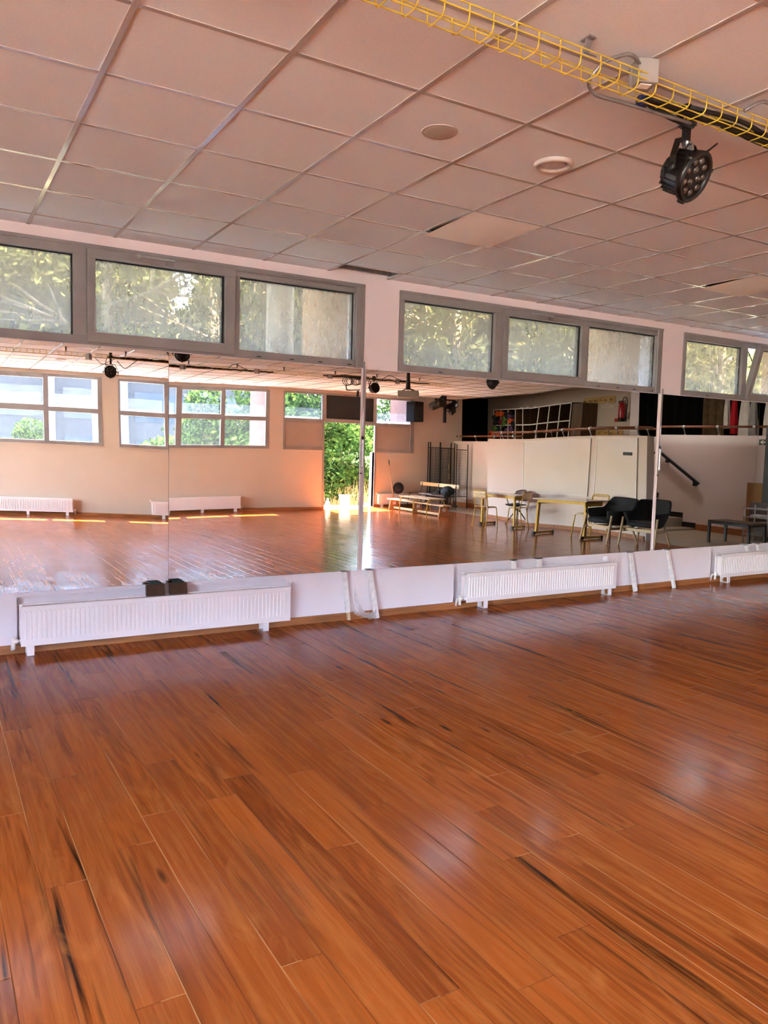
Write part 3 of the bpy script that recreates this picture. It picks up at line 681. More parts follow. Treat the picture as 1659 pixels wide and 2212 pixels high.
# ================================================================== BLOCKS AND BATTENS UNDER THE MIRRORS
for (a, c, lb) in ((.815, .962, 'dark brown wood block with felt top on the radiator, left of the seam'), (1.0, 1.142, 'dark brown wood block with felt top on the radiator, right of the seam')):
    t = thing('wood_block', lb, 'block', ((a+c)/2, -.075, .3725), .0, 'wood blocks propping the mirrors'); w_ = (c-a)/2
    b = MB().add([(-w_,-.02,0),(w_,-.02,0),(w_,.02,0),(-w_,.02,0),(-w_,-.03,.092),(w_-.01,-.03,.095),(w_-.01,.03,.095),(-w_,.03,.092)], [(0,3,2,1),(4,5,6,7),(0,1,5,4),(1,2,6,5),(2,3,7,6),(3,0,4,7)])
    b.build('block', M['dark_wood'], t, .002)
    MB().box((-w_+.03, -.022, .095), (w_-.03, .05, .103)).build('felt_pad', M['felt'], t)
def batten(xt, xf, yf, lb, zb=0, w=.05, mt='whitewood', yt=-.012, bare=False):
    t = thing('wood_batten', lb, 'batten', (xf, yf, zb), 0, 'white battens propping the mirrors')
    p, q = Vector((0, 0, .004)), Vector((xt-xf, yt-yf-.02, .452-zb))
    m_ = p+(q-p)*.16
    MB().bar(m_ if bare else p, q, w, .026, (0,1,0)).build('lath', M[mt], t, .003)
    if bare: MB().bar(p, m_, w*.62, .024, (0,1,0)).build('bare_end', M['pine'], t, .002)
    MB().box((xt-xf-w*.55, yt-yf-.035, .452-zb), (xt-xf+w*.55, yt-yf+.012, .461-zb)).build('felt_pad', M['black' if mt != 'whitewood' or xt in (4.60, 4.95) else 'galv'], t)
    return t
batten(2.605, 2.652, -.05, 'taped white batten with bare wood foot, left of the plastic wrap', bare=True, w=.046)
batten(2.872, 2.925, -.09, 'taped white batten at the right end of the plastic wrap', w=.05)
batten(4.60, 4.61, -.026, 'white batten behind the whole radiator, left of two', .30, .055)
batten(4.95, 4.96, -.026, 'white batten behind the whole radiator, right of two', .30, .065)
batten(6.345, 6.40, -.085, 'white batten leaning just right of the whole radiator', w=.055)
batten(6.985, 7.03, -.12, 'white batten leaning left of the radiator at the photo edge', w=.042)
batten(8.50, 8.58, -.03, 'white batten behind the radiator at the photo edge, left one', .30, .05)
batten(8.75, 8.80, -.03, 'white batten behind the radiator at the photo edge, right one', .30, .05)
# crumpled plastic wrap hanging between two battens
def wrapf(s_, t_):
    x = 2.685+.215*s_; sag = (1-(2*s_-1)**2)
    zt = .30*(1-s_)**1.6+.045+.06*s_**3; zb_ = .012+.05*(1-s_)**2
    z = zb_+(zt-zb_)*t_*(1-.55*sag)
    j = math.sin(s_*37+t_*9)*.006+math.sin(s_*17-t_*23)*.007
    return (x+j*.6, -.085-.03*s_-.03*sag*(1-t_)+j, max(.004, z+j*.4))
o = MB().grid(wrapf, 44, 12).build('plastic_wrap', M['wrap'])
tag(o, 'loose clear plastic wrap drooping to the floor between two battens', 'plastic wrap')

# window crank rods beside the mirrors
for x, lb in ((2.748, 'grey window crank rod between the second and third mirror panels'), (6.735, 'grey window crank rod between the fourth and fifth mirror panels')):
    t = thing('window_crank', lb, 'window crank', (x, 0, 0), 0, 'window crank rods between the mirrors')
    MB().box((-.004, -.022, .47), (.012, 0, 2.30)).build('rail', M['rad'], t, .002)
    MB().tube([(.016, -.028, 1.40), (.018, -.028, 2.36)], .006, 8).build('rod', M['steel'], t)
    MB().box((.008, -.05, 1.41), (.026, -.03, 1.66)).build('lever', M['silver'], t, .005)
    MB().lathe([(.011, 0), (.013, .01), (.011, .03)], 10, Matrix.Translation((.017, -.03, 1.66))).build('pivot', M['black'], t)
    MB().lathe([(.009, 0), (.009, .012)], 10, Matrix.Translation((.006, -.03, 1.345))).build('screw_cap', M['black'], t)

# ================================================================== CEILING FITTINGS
for k, (x, y, lb) in enumerate(((2.4, -2.09, 'pale warped ceiling tile, nearer of the two sagging ones'), (5.4, -2.09, 'pale warped ceiling tile at the right edge of the photo'))):
    def sagf(s_, t_):
        u, v = s_*.576+.012, t_*.576+.012
        z = -.012*math.sin(PI*s_)*math.sin(PI*t_)-.024*t_**1.3-.004
        return (x+u, y+v, CZ-.002+z+.004)
    o = MB().grid(sagf, 20, 20).build('ceiling_tile', M['lit_tile'])
    tag(o, lb, 'ceiling tile', 'warped ceiling tiles')
tag(MB().box((5.41, -10.48, CZ+.0), (5.99, -9.90, CZ+.012)).build('light_panel', M['white_plastic']), 'pale square light panel in the ceiling, seen in the mirror', 'light panel')
t = thing('ceiling_speaker', 'round flush pale grey speaker in the ceiling', 'ceiling speaker', (1.512, -2.985, CZ))
Mf = Matrix.Rotation(PI, 4, 'X')
MB().lathe([(.074, .0), (.086, .004), (.090, 0), (.090, -.004)], 48, Mf, False).build('rim', M['valve'], t)
MB().lathe([(.001, .006), (.06, .006), (.076, .002)], 48, Mf, False).build('grille', M['speaker_grille'], t)
for (x, y, lb) in ((2.255, -2.985, 'round white ceiling air valve with raised centre disc'), (1.51, -9.49, 'round white ceiling air valve far back, seen in the mirror')):
    t = thing('air_valve', lb, 'air vent', (x, y, CZ), 0, 'round air valves')
    MB().lathe([(.070, -.004), (.072, .010), (.086, .020), (.100, .014), (.106, .002), (.106, -.004)], 48, Mf, False).build('rim', M['valve'], t)
    MB().lathe([(.001, .014), (.04, .013), (.058, .009), (.063, .003), (.06, -.02)], 48, Mf, False).build('disc', M['valve'], t)
    MB().lathe([(.001, -.012), (.075, -.012)], 32, Mf, False).build('throat', M['alu_dark'], t)

# ---- yellow wire cable trays
def tray(x0, x1, y, label, brackets, z0=2.985, z1=3.045):
    t = thing('cable_tray', label, 'cable tray', (0, y, 0))
    b = MB(); r = .0028
    for (dy, z) in ((-.052, z1), (.052, z1), (-.052, (z0+z1)/2+.006), (-.024, z0), (.026, z0)):
        b.tube([(x0, dy, z), (x1, dy, z)], r, 6)
    n = int((x1-x0)/.1)
    hoop = bend([(0, -.05, z1), (0, -.05, z0-.003), (0, .05, z0-.003), (0, .05, z1)], .03, 3)
    for i in range(n+1): b.tube([(x0+.1*i, p.y, p.z) for p in hoop], r, 6)
    b.build('wire_basket', M['yellow'], t)
    for x in brackets:
        MB().bar((x, -.0, CZ-.002), (x, .014, CZ-.05), .03, .004, (0,1,0)).bar((x, .014, CZ-.05), (x, -.03, z1+.002), .026, .004, (0,1,0)).box((x-.018, -.02, CZ-.006), (x+.018, .03, CZ)).build('bracket', M['galv'], t, .001)
    return t
tray(-4.6, 9.6, -4.0, 'yellow wire cable tray running across the ceiling overhead', (-1.3, .1, 1.485, 2.9, 4.3, 5.7, 7.1, 8.5))
tray(-4.6, 8.84, -7.42, 'yellow wire cable tray deep in the room, seen in the mirror', (-1., .1, 1.31, 2.31, 3.26, 4.21, 5.14, 6.16, 6.94, 7.99))
def jbox(x, y, z, lb, rz=0, s_=.072):
    t = thing('junction_box', lb, 'junction box', (x, y, z), rz, 'grey junction boxes on the cable trays')
    MB().box((-s_/2, -s_/2, -.047), (s_/2, .014, .043)).build('body', M['box_grey'], t, .004)
    MB().box((-s_/2, .016, -.047), (s_/2, s_/2, .043)).build('lid', M['box_grey'], t, .004)
    MB().box((-.022, -.026, -.050), (.022, .01, -.047)).build('knockout', M['white_plastic'], t)
    return t
jbox(1.765, -4.015, 3.06, 'square pale grey junction box on the overhead tray', R(-22), .085)
for i, (x, z) in enumerate(((1.67, 2.98), (3.13, 2.99), (4.58, 2.995), (6.03, 3.0), (7.40, 3.0))):
    jbox(x, -7.36, z, ['first', 'second', 'third', 'fourth', 'fifth'][i]+' grey junction box from the left on the far mirrored tray', R(45), .08)
# cables on the trays: one object per run
def cable(pts, r, lb, m='rubber', name='cable', sm=4):
    o = MB().tube(bend(pts, .12, sm), r, 8).build(name, M[m]); return tag(o, lb, 'cable', 'cables on the trays')
def wob(x0, x1, y, z, a, n, ph):
    return [(x0+(x1-x0)*i/n, y+a*math.sin(i*1.7+ph), z+a*.5*math.sin(i*2.3+ph*2)) for i in range(n+1)]
cable(wob(1.83, 8.9, -3.985, 3.0, .012, 40, 0), .013, 'thick black cable lying in the overhead tray right of the junction box')
cable(wob(2.05, 8.9, -4.02, 3.01, .012, 40, 2), .010, 'second black cable lying in the overhead tray')
cable(wob(2.3, 8.9, -3.97, 2.995, .012, 38, 4), .011, 'third black cable lying in the overhead tray past the clamp')
cable(wob(2.5, 8.9, -3.99, 3.02, .014, 36, 5), .012, 'topmost black cable bundled in the overhead tray')
cable([(1.83, -3.96, 3.0), (2.0, -3.95, 2.975), (2.15, -3.95, 2.975)], .012, 'short black cable with a blue plug in the overhead tray')
tag(MB().tube([(1.815, -3.955, 2.998), (1.85, -3.957, 2.996)], .021, 14).build('cable_plug', mat('blue_plug', '#1c2350', .4)), 'blue round cable plug in the overhead tray', 'plug')
cable([(1.74, -4.03, 3.07), (1.66, -4.05, 3.10), (1.56, -4.0, 3.06), (1.54, -3.94, 3.0), (1.60, -3.92, 2.978), (1.76, -3.94, 2.975), (2.0, -3.96, 2.972), (2.12, -3.96, 2.975)], .0075, 'grey conduit looping round the overhead tray', 'galv')
cable([(2.33, -4.06, 3.04), (2.40, -4.10, 3.09), (2.50, -4.10, 3.07), (2.62, -4.06, 3.03)], .008, 'grey cable arching over the tray at the photo edge', 'galv')
for (x0, x1, k) in ((2.0, 4.0, 0), (2.05, 3.9, 1), (2.2, 3.7, 2), (3.9, 4.9, 3), (5.9, 8.2, 4), (5.95, 7.7, 5)):
    cable(wob(x0, x1, -7.40+.01*k, 3.0+.006*(k % 3), .016, 14, k), .012, ['long black cable sagging from the far mirrored spotlight', 'second black cable beside the far left spotlight', 'third short black cable beside the far left spotlight', 'black cable between two junction boxes on the far tray', 'black cable right of the far door spotlight', 'second black cable right of the far door spotlight'][k])
for (x, r, lb) in ((6.385, .085, 'coiled black cable hanging left of the window crank'), (6.55, .07, 'coiled black cable hanging at the far door spotlight')):
    b = MB()
    for q in range(3): b.tube(arc((x+.02*q, -7.40+.02*q, 2.93), r-.008*q, 0, 2*PI, 24), .006, 6)
    tag(b.build('cable_coil', M['rubber']), lb, 'cable')
for (x0, z0, x1, z1, lb) in ((2.15, 2.95, 2.55, 3.02, 'thin black lead drooping right of the far left spotlight'), (4.0, 3.0, 4.4, 3.01, 'thin black lead arching on the far tray'), (7.0, 3.0, 7.6, 3.0, 'thin black lead looping near the projector')):
    cable([(x0, -7.36, z0), (x0+(x1-x0)*.3, -7.34, z0-.14 if x0 < 3 else z0+.12), (x1, -7.38, z1)], .006, lb, sm=8)
tag(MB().box((6.28, -7.46, 3.03), (6.75, -7.40, 3.06)).build('lighting_bar', M['black_metal']), 'short black lighting bar above the coiled cables', 'lighting bar')
tag(MB().bar((6.36, -7.36, 2.75), (6.62, -7.36, 2.77), .02).bar((6.36, -7.36, 2.75), (6.34, -7.36, 2.86), .016).bar((6.58, -7.36, 2.75), (6.57, -7.36, 2.63), .03).build('lamp_hanger', M['black_metal']), 'empty black lamp hanger below the coiled cables', 'lamp hanger')

# ---- LED par spotlights
def par(x, y, z, rz, tilt, label, zt=3.045, detail=True):
    t = thing('stage_spotlight', label, 'spotlight', (x, y, z), rz, 'round black stage spotlights'); t.scale = (.80, .80, .80)
    A = Matrix.Rotation(R(tilt), 4, 'X') @ Matrix.Rotation(R(90), 4, 'X')      # local +z of the lathe -> forward (-y)
    b = MB().lathe([(.02, -.115), (.075, -.11), (.098, -.085), (.106, -.05), (.112, .02), (.118, .045)], 36, A)
    for k in range(22):
        b.box((.096, -.003, -.08), (.114, .003, .03), A @ Matrix.Rotation(2*PI*k/22, 4, 'Z'))
    b.build('housing', M['black_metal'], t)
    b = MB().lathe([(.108, .03), (.130, .034), (.132, .062), (.124, .070), (.106, .066), (.104, .05)], 40, A, False)
    for k in range(3):
        a = 2*PI*k/3+.5; b.lathe([(.012, .03), (.012, .066)], 8, A @ Matrix.Translation((.131*math.cos(a), .131*math.sin(a), 0)))
    b.build('front_ring', M['black_metal'], t)
    MB().lathe([(.001, .050), (.108, .050)], 40, A, False).build('lens_plate', M['alu_dark'], t)
    if detail:
        for k in range(12):
            rr, a = (.036, 2*PI*k/3) if k < 3 else (.080, 2*PI*(k-3)/9+.2)
            MB().lathe([(.0195, .050), (.0195, .056), (.015, .062), (.008, .0655), (.001, .0665)], 16, A @ Matrix.Translation((rr*math.cos(a), rr*math.sin(a), 0))).build('lens', M['lens'], t)
    yk = MB(); pts = [(-.150, 0, -.02), (-.150, .0, .06), (-.085, .01, .165), (.085, .01, .165), (.150, .0, .06), (.150, 0, -.02)]
    for p, q in zip(pts[:-1], pts[1:]): yk.bar(p, q, .034, .006, (1,0,0) if abs(p[0]-q[0]) < .02 else (0,0,1))
    yk.build('yoke', M['black_metal'], t, .001)
    for s_ in (-1, 1):
        MB().lathe([(.006, 0), (.022, .002), (.022, .016), (.008, .02)], 12, Matrix.Translation((s_*.150, 0, 0)) @ Matrix.Rotation(s_*PI/2, 4, 'Y')).build('tilt_knob', M['black_metal'], t)
    h = (zt-z)/.80
    MB().box((-.022, -.004, .165), (.022, .026, h-.03)).build('stem', M['black_metal'], t, .002)
    c = MB().lathe([(.036, -.03), (.048, -.03), (.048, .03), (.036, .03)], 20, Matrix.Translation((0, .01, h)) @ Matrix.Rotation(PI/2, 4, 'Y'), False); c.box((-.03, -.03, h-.06), (.03, .05, h-.03))
    c.build('clamp', M['black_metal'], t)
    MB().tube([(-.035, .01, h-.045), (-.085, .0, h-.06)], .008, 8).tube([(-.085, 0, h-.06), (-.135, -.01, h-.10)], .004, 6).build('clamp_screw', M['silver'], t)
    if detail:
        MB().bar((-.03, -.002, .155), (.03, -.002, .165), .03, .012).bar((-.03, -.002, .16), (-.045, -.002, .135), .02).bar((.03, -.002, .16), (.045, -.002, .135), .02).build('wing_nut', M['silver'], t)
        MB().tube(bend([(.04, .09, .03), (.10, .10, .10), (.12, .06, .20), (.06, .02, h-.02)], .06), .007, 8).tube(bend([(-.05, .10, .05), (-.14, .06, .02), (-.17, .03, -.03), (-.13, .08, -.06)], .05), .005, 8).tube(bend([(.02, .06, .08), (.09, .03, .17), (.20, .0, .16), (.34, .0, h-.06)], .06), .006, 8).build('power_lead', M['rubber'], t)
    return t
tl = NT('clear_lens'); pb = tl.n('ShaderNodeBsdfPrincipled'); tl.l(tl.mix(tl.noise(tl.obj(), 20, 2), lin('#6b5f58'), lin('#4b423d')), pb.inputs[0]); pb.inputs['Roughness'].default_value = .06; pb.inputs['Metallic'].default_value = .55; M['lens'] = tl.done(pb.outputs[0])
par(2.178, -3.905, 2.796, .21, 28, 'black stage spotlight with twelve lenses hanging overhead at upper right')
par(7.37, -3.95, 2.76, .1, 14, 'black stage spotlight, only its bottom seen in the mirror under the right window')
par(2.05, -7.42, 2.76, PI+.3, -10, 'black stage spotlight at the left of the far mirrored tray', detail=True)
par(6.885, -7.42, 2.84, PI-.1, -10, 'black stage spotlight right of the window crank in the mirror', detail=True)

# ---- projector, loudspeaker, theatre lamps at the back right
t = thing('ceiling_projector', 'grey ceiling projector on a dark pole, seen in the mirror', 'projector', (7.15, -6.5, 2.62), R(30))
MB().box((-.21, -.15, 0), (.21, .15, .125)).build('case', M['projector'], t, .012)
MB().box((.212, -.11, .03), (.216, .10, .10)).build('grille', M['black'], t)
MB().lathe([(.05, 0), (.05, .03), (.035, .034)], 20, Matrix.Translation((-.08, -.15, .06)) @ Matrix.Rotation(PI/2, 4, 'X')).build('lens', M['black'], t)
for p in ((-.14,-.1), (.14,-.1), (.14,.1)): MB().tube([(p[0], p[1], .125), (p[0]*.2, p[1]*.2, .175)], .01, 6).build('mount_arm', M['pole_grey'], t)
MB().tube([(0, 0, .16), (0, 0, .504)], [.05, .032], 16).box((-.04,-.04,.15),(.04,.04,.19)).build('pole', M['pole_grey'], t)
t = thing('loudspeaker', 'black wall loudspeaker beside the right back window', 'loudspeaker', (10.56, -11.76, 2.42), R(180-15))
MB().box((-.20, -.16, 0), (.20, .16, .55)).build('cabinet', M['matt_black'], t, .012)
MB().box((-.18, -.168, .02), (.18, -.16, .53)).build('grille', M['rubber'], t, .004)
MB().box((.08, -.172, .06), (.13, -.168, .11)).build('badge', M['pole_grey'], t)
MB().bar((0, .16, .30), (0, .22, .50), .05).build('bracket', M['galv'], t)
tag(MB().box((11.075, -11.035, 2.40), (11.145, -10.965, CZ)).build('lamp_post', M['black_metal']), 'black hanging post carrying the theatre lamps', 'post')
def fresnel(loc, rz, tilt, lb):
    t = thing('theatre_lamp', lb, 'spotlight', loc, rz, 'theatre lamps with barn doors'); A = Matrix.Rotation(R(tilt), 4, 'X')
    MB().lathe([(.06, -.20), (.10, -.17), (.115, -.10), (.115, .08), (.125, .10), (.125, .14)], 24, A @ Matrix.Rotation(PI/2, 4, 'X')).build('housing', M['black_metal'], t)
    for k in range(4):
        B = A @ Matrix.Rotation(PI/2*k, 4, 'Y') @ Matrix.Translation((0, -.14, .12)) @ Matrix.Rotation(R(35), 4, 'X')
        MB().add([(-.12, 0, 0), (.12, 0, 0), (.17, -.17, 0), (-.17, -.17, 0), (-.12, 0, .004), (.12, 0, .004), (.17, -.17, .004), (-.17, -.17, .004)], [(0,1,2,3), (7,6,5,4), (0,4,5,1), (1,5,6,2), (2,6,7,3), (3,7,4,0)], B).build('barn_door', M['black_metal'], t)
    MB().lathe([(.001, 0), (.10, 0)], 20, A @ Matrix.Translation((0, -.13, 0)) @ Matrix.Rotation(PI/2, 4, 'X'), False).build('lens', M['lens'], t)
    MB().bar((-.14, 0, 0), (-.14, .02, .16), .03, .006).bar((.14, 0, 0), (.14, .02, .16), .03, .006).bar((-.14, .02, .16), (.14, .02, .16), .03, .006).build('yoke', M['black_metal'], t)
    return t
fresnel((10.80, -11.0, 2.87), PI-.9, -22, 'black theatre lamp left of its hanging post')
fresnel((11.42, -11.0, 2.87), -PI+1.0, 25, 'black theatre lamp right of its hanging post')
tag(MB().bar((10.75, -11.0, 3.02), (11.47, -11.0, 3.02), .04).build('lighting_bar', M['black_metal']), 'black crossbar holding the two theatre lamps', 'lighting bar')
# ================================================================== FURNITURE (seen in the mirrors)
def gym_bench(loc, L, label):
    t = thing('gym_bench', label, 'bench', loc)
    MB().box((-.13, -L/2, .27), (.13, L/2, .30)).build('seat', M['beech'], t, .005)
    for k, y in enumerate((-L/2+.16, 0, L/2-.16)):
        b = MB().add([(-.16, y-.018, 0), (.16, y-.018, 0), (.16, y+.018, 0), (-.16, y+.018, 0), (-.11, y-.018, .27), (.11, y-.018, .27), (.11, y+.018, .27), (-.11, y+.018, .27)], [(0,3,2,1),(4,5,6,7),(0,1,5,4),(1,2,6,5),(2,3,7,6),(3,0,4,7)])
        l = b.build('leg', M['honey'], t, .003)
        MB().box((-.05, y+.018, .14), (.05, y+.020, .22)).build('sticker', M['paper'], l)
    MB().box((-.02, -L/2+.16, .03), (.02, L/2-.16, .085)).build('floor_rail', M['beech'], t, .003)
    return t
gym_bench((9.54, -9.85, 0), 2.75, 'long low wooden gym bench with orange trestle legs')
t = thing('low_table', 'long low bench-table on yellow hooped tubes, straddling the gym bench', 'table', (9.54, -9.66, 0))
MB().box((-.26, -.72, .405), (.26, .72, .425)).build('tabletop', M['beech'], t, .005)
for y in (-.66, 0, .66):
    MB().tube(bend([(-.27, y, 0), (-.25, y, .395), (.25, y, .395), (.27, y, 0)], .09, 5), .014, 8).build('leg', M['mustard'], t)
t = thing('park_bench', 'metal-legged bench with a wooden backrest board', 'bench', (10.62, -10.9, 0))
MB().box((-.20, -.95, .40), (.04, .95, .425)).box((.06, -.95, .40), (.20, .95, .425)).build('seat', M['dark_wood'], t, .004)
MB().box((.27, -1.0, .62), (.295, 1.0, .72)).build('backrest', M['beech'], t, .004)
for y in (-.88, 0, .88):
    MB().tube(bend([(-.24, y, 0), (-.17, y, .39), (.19, y, .39), (.28, y, .72)], .06, 4), .013, 8).tube(bend([(.30, y, 0), (.20, y, .30), (.19, y, .41)], .05), .013, 8).build('leg', M['grey_tube'], t)
bp = MB()
def bagf(s_, t_):
    a = 2*PI*s_; h = t_; r = .02+math.sin(PI*min(1, h*.93+.07))**.6*(.19+.025*math.sin(a*3+1)+.015*math.sin(a*7+h*9))
    return (10.57+r*.8*math.cos(a)+.05*h, -10.02+r*(1.15-.35*h)*math.sin(a), .426+.27*h)
bp.grid(bagf, 32, 14)
t = thing('backpack', 'black backpack slumped on the right end of the park bench', 'bag', (0, 0, 0))
bp.build('body', M['black_cloth'], t)
MB().tube(bend([(10.55, -10.05, .67), (10.45, -10.3, .55), (10.44, -10.55, .44)], .1), .018, 8).tube(bend([(10.45, -9.92, .56), (10.37, -9.85, .42), (10.36, -9.82, .30), (10.41, -9.8, .22)], .1), .014, 8).build('strap', M['black_cloth'], t)
tag(MB().box((10.46, -11.3, .425), (10.66, -11.0, .430)).build('paper', M['paper']), 'white sheet of paper on the park bench seat', 'paper')
tag(MB().box((10.44, -10.8, .425), (10.62, -10.62, .436)).build('folder', M['grey_cloth']), 'grey folder beside the backpack on the park bench', 'folder')
tag(MB().box((10.72, -11.2, .0), (11.05, -10.6, .34)).build('wooden_box', M['dark_wood'], None, .006), 'dark wooden box on the floor under the park bench', 'box')
t = thing('broom', 'wooden-handled broom leaning on the back wall', 'broom', (9.92, -11.72, 0))
MB().tube([(0, 0, .08), (-.06, -.24, 1.25)], .013, 8).build('handle', M['honey'], t)
MB().tube([(-.055, -.23, 1.20), (-.062, -.25, 1.33)], .016, 8).build('grip', M['black'], t)
MB().box((-.15, -.03, .0), (.15, .03, .09)).build('head', M['black'], t, .008)
t = thing('round_bag', 'round black bag with pink print resting on the back radiator', 'bag', (10.13, -11.86, .372))
MB().ball((0, 0, .165), .165, 14, (1, .62, 1)).build('body', M['black_cloth'], t)
for k in range(4): MB().ball((-.07+.04*k, .098-.01*abs(k-1.5), .13), .016, 6, (1, .4, 1.6)).build('print', M['pink'], t)
def screen(ax, ay, bx, by, z0, z1, label):
    L = math.hypot(bx-ax, by-ay); t = thing('wire_display_panel', label, 'display panel', (ax, ay, 0), math.atan2(by-ay, bx-ax), 'black wire display panels')
    for x in (0, L): MB().box((x-.014, -.014, .0), (x+.014, .014, z1)).build('post', M['black_metal'], t)
    for z in (z0, z1-.16): MB().box((0, -.009, z-.01), (L, .009, z+.01)).build('rail', M['black_metal'], t)
    b = MB()
    for i in range(1, int(L/.045)): b.box((i*.045-.0034, -.0034, z0), (i*.045+.0034, .0034, z1-.16))
    for j in range(1, int((z1-.16-z0)/.045)): b.box((0, -.0034, z0+j*.045-.0034), (L, .0034, z0+j*.045+.0034))
    b.build('wire_mesh', M['black_metal'], t)
    MB().box((-.02, -.16, 0), (.02, .16, .03)).box((L-.02, -.16, 0), (L+.02, .16, .03)).build('foot', M['black_metal'], t)
screen(10.96, -11.62, 11.30, -11.50, .30, 1.87, 'black wire display panel, leftmost of the folding row')
screen(11.14, -11.78, 11.92, -11.80, .30, 1.87, 'black wire display panel standing at the back of the folding row')
screen(11.32, -11.50, 11.90, -11.58, .30, 1.86, 'broad black wire display panel in the middle of the row')
screen(11.72, -11.20, 11.98, -10.98, .33, 1.83, 'black wire display panel, rightmost of the folding row')
b = MB()
for k in range(3): b.tube([(11.55+.03*k, -11.40, 1.25-.28*k), (11.57+.03*k, -11.40, 1.18-.28*k), (11.55+.02*k, -11.40, 1.10-.28*k)], .008, 6)
tag(b.build('hanging_ribbon', M['straw']), 'pale ribbons tied to the wire display panel', 'ribbon')

def student_chair(loc, rz, label, shell='beech', scale=1.0):
    """front is local +x"""
    t = thing('school_chair', label, 'chair', loc, rz, 'school chairs with yellow tube frames'); r = .0115
    for s_ in (-1, 1):
        y = s_*.185
        MB().tube([(-.25, y*1.05, 0), (-.19, y, .25), (-.165, y*.97, .44)], r, 8).build('leg', M['mustard'], t)
        MB().tube(bend([(.23, y*1.08, 0), (.18, y, .435), (-.165, y*.97, .435)], .06, 4), r, 8).build('leg', M['mustard'], t)
    MB().tube(bend([(-.165, -.18, .44), (-.20, -.185, .60), (-.255, -.18, .80), (-.255, .18, .80), (-.20, .185, .60), (-.165, .18, .44)], .06, 5), r, 8).build('back_frame', M['mustard'], t)
    MB().grid(lambda a, c: (-.19+.38*a, -.185+.37*c, .450-.012*math.sin(PI*a)-.025*max(0, a-.85)/.15), 10, 4).build('seat', M[shell], t, 0, .012)
    MB().grid(lambda a, c: (-.225-.012*math.sin(PI*a)-.03*c, -.175+.35*a, .625+.155*c), 10, 4).build('backrest', M[shell], t, 0, .010)
    return t
student_chair((9.25, -6.50, 0), R(-17), 'pale school chair at the left end of the first table')
student_chair((9.98, -6.10, 0), R(-100), 'pale school chair at the right end of the first table, seen from behind')
student_chair((10.16, -4.30, 0), R(176), 'pale school chair behind the second table, below the boards')
def desk(loc, rz, L, D, label, h=.72):
    """front edge is local -x, long along y"""
    t = thing('school_desk', label, 'table', loc, rz, 'school tables with yellow frames')
    MB().box((-D/2, -L/2, h-.022), (D/2, L/2, h)).build('tabletop', M['tabletop'], t, .004)
    MB().box((-D/2+.05, -L/2+.08, h-.08), (-D/2+.075, L/2-.08, h-.022)).box((D/2-.075, -L/2+.08, h-.08), (D/2-.05, L/2-.08, h-.022)).build('apron', M['mustard'], t)
    for s_ in (-1, 1):
        y = s_*(L/2-.09)
        MB().box((-D/2+.06, y-.02, .05), (-D/2+.115, y+.02, h-.022)).build('leg', M['mustard'], t, .003)
        MB().box((-D/2+.05, y-.018, h-.11), (D/2-.05, y+.018, h-.022)).build('end_rail', M['mustard'], t, .003)
        MB().box((-D/2+.02, y-.025, .012), (D/2-.04, y+.025, .055)).build('foot', M['mustard'], t, .004)
        for x in (-D/2+.0, D/2-.06): MB().box((x, y-.028, 0), (x+.045, y+.028, .058)).build('foot_cap', M['black'], t, .003)
    return t
desk((9.77, -6.46, 0), R(-11), 1.18, .58, 'first grey school table with yellow legs, left one in the mirror')
desk((9.86, -4.54, 0), R(-2), 1.30, .52, 'second grey school table with yellow legs, below the whiteboard')
# shell chair behind the first table
t = thing('shell_chair', 'brown shell chair with black seat and crossed legs behind the first table', 'chair', (10.36, -6.62, 0), R(180))
MB().grid(lambda a, c: (-.17-.05*c+.10*(2*a-1)**2*(1-.3*c), -.25+.5*a, .54+.26*c-.05*(2*a-1)**2*c), 14, 8).build('backrest', M['brown_shell'], t, 0, .012)
MB().grid(lambda a, c: (-.20+.44*a, -.20+.40*c, .455+.02*(2*c-1)**2-.02*a), 8, 8).build('seat', M['black_cloth'], t, 0, .02)
for s_ in (-1, 1):
    MB().tube(bend([(-.17, s_*.25, .72), (-.05, s_*.27, .66), (.16, s_*.25, .60), (.14, s_*.20, .47)], .06), .011, 8).build('armrest', M['brown_shell'], t)
for a in (45, 135, 225, 315):
    MB().tube([(-.04*math.cos(R(a)), -.04*math.sin(R(a)), .44), (.30*math.cos(R(a)), .30*math.sin(R(a)), .0)], [.016, .011], 8).build('leg', M['black_metal'], t)
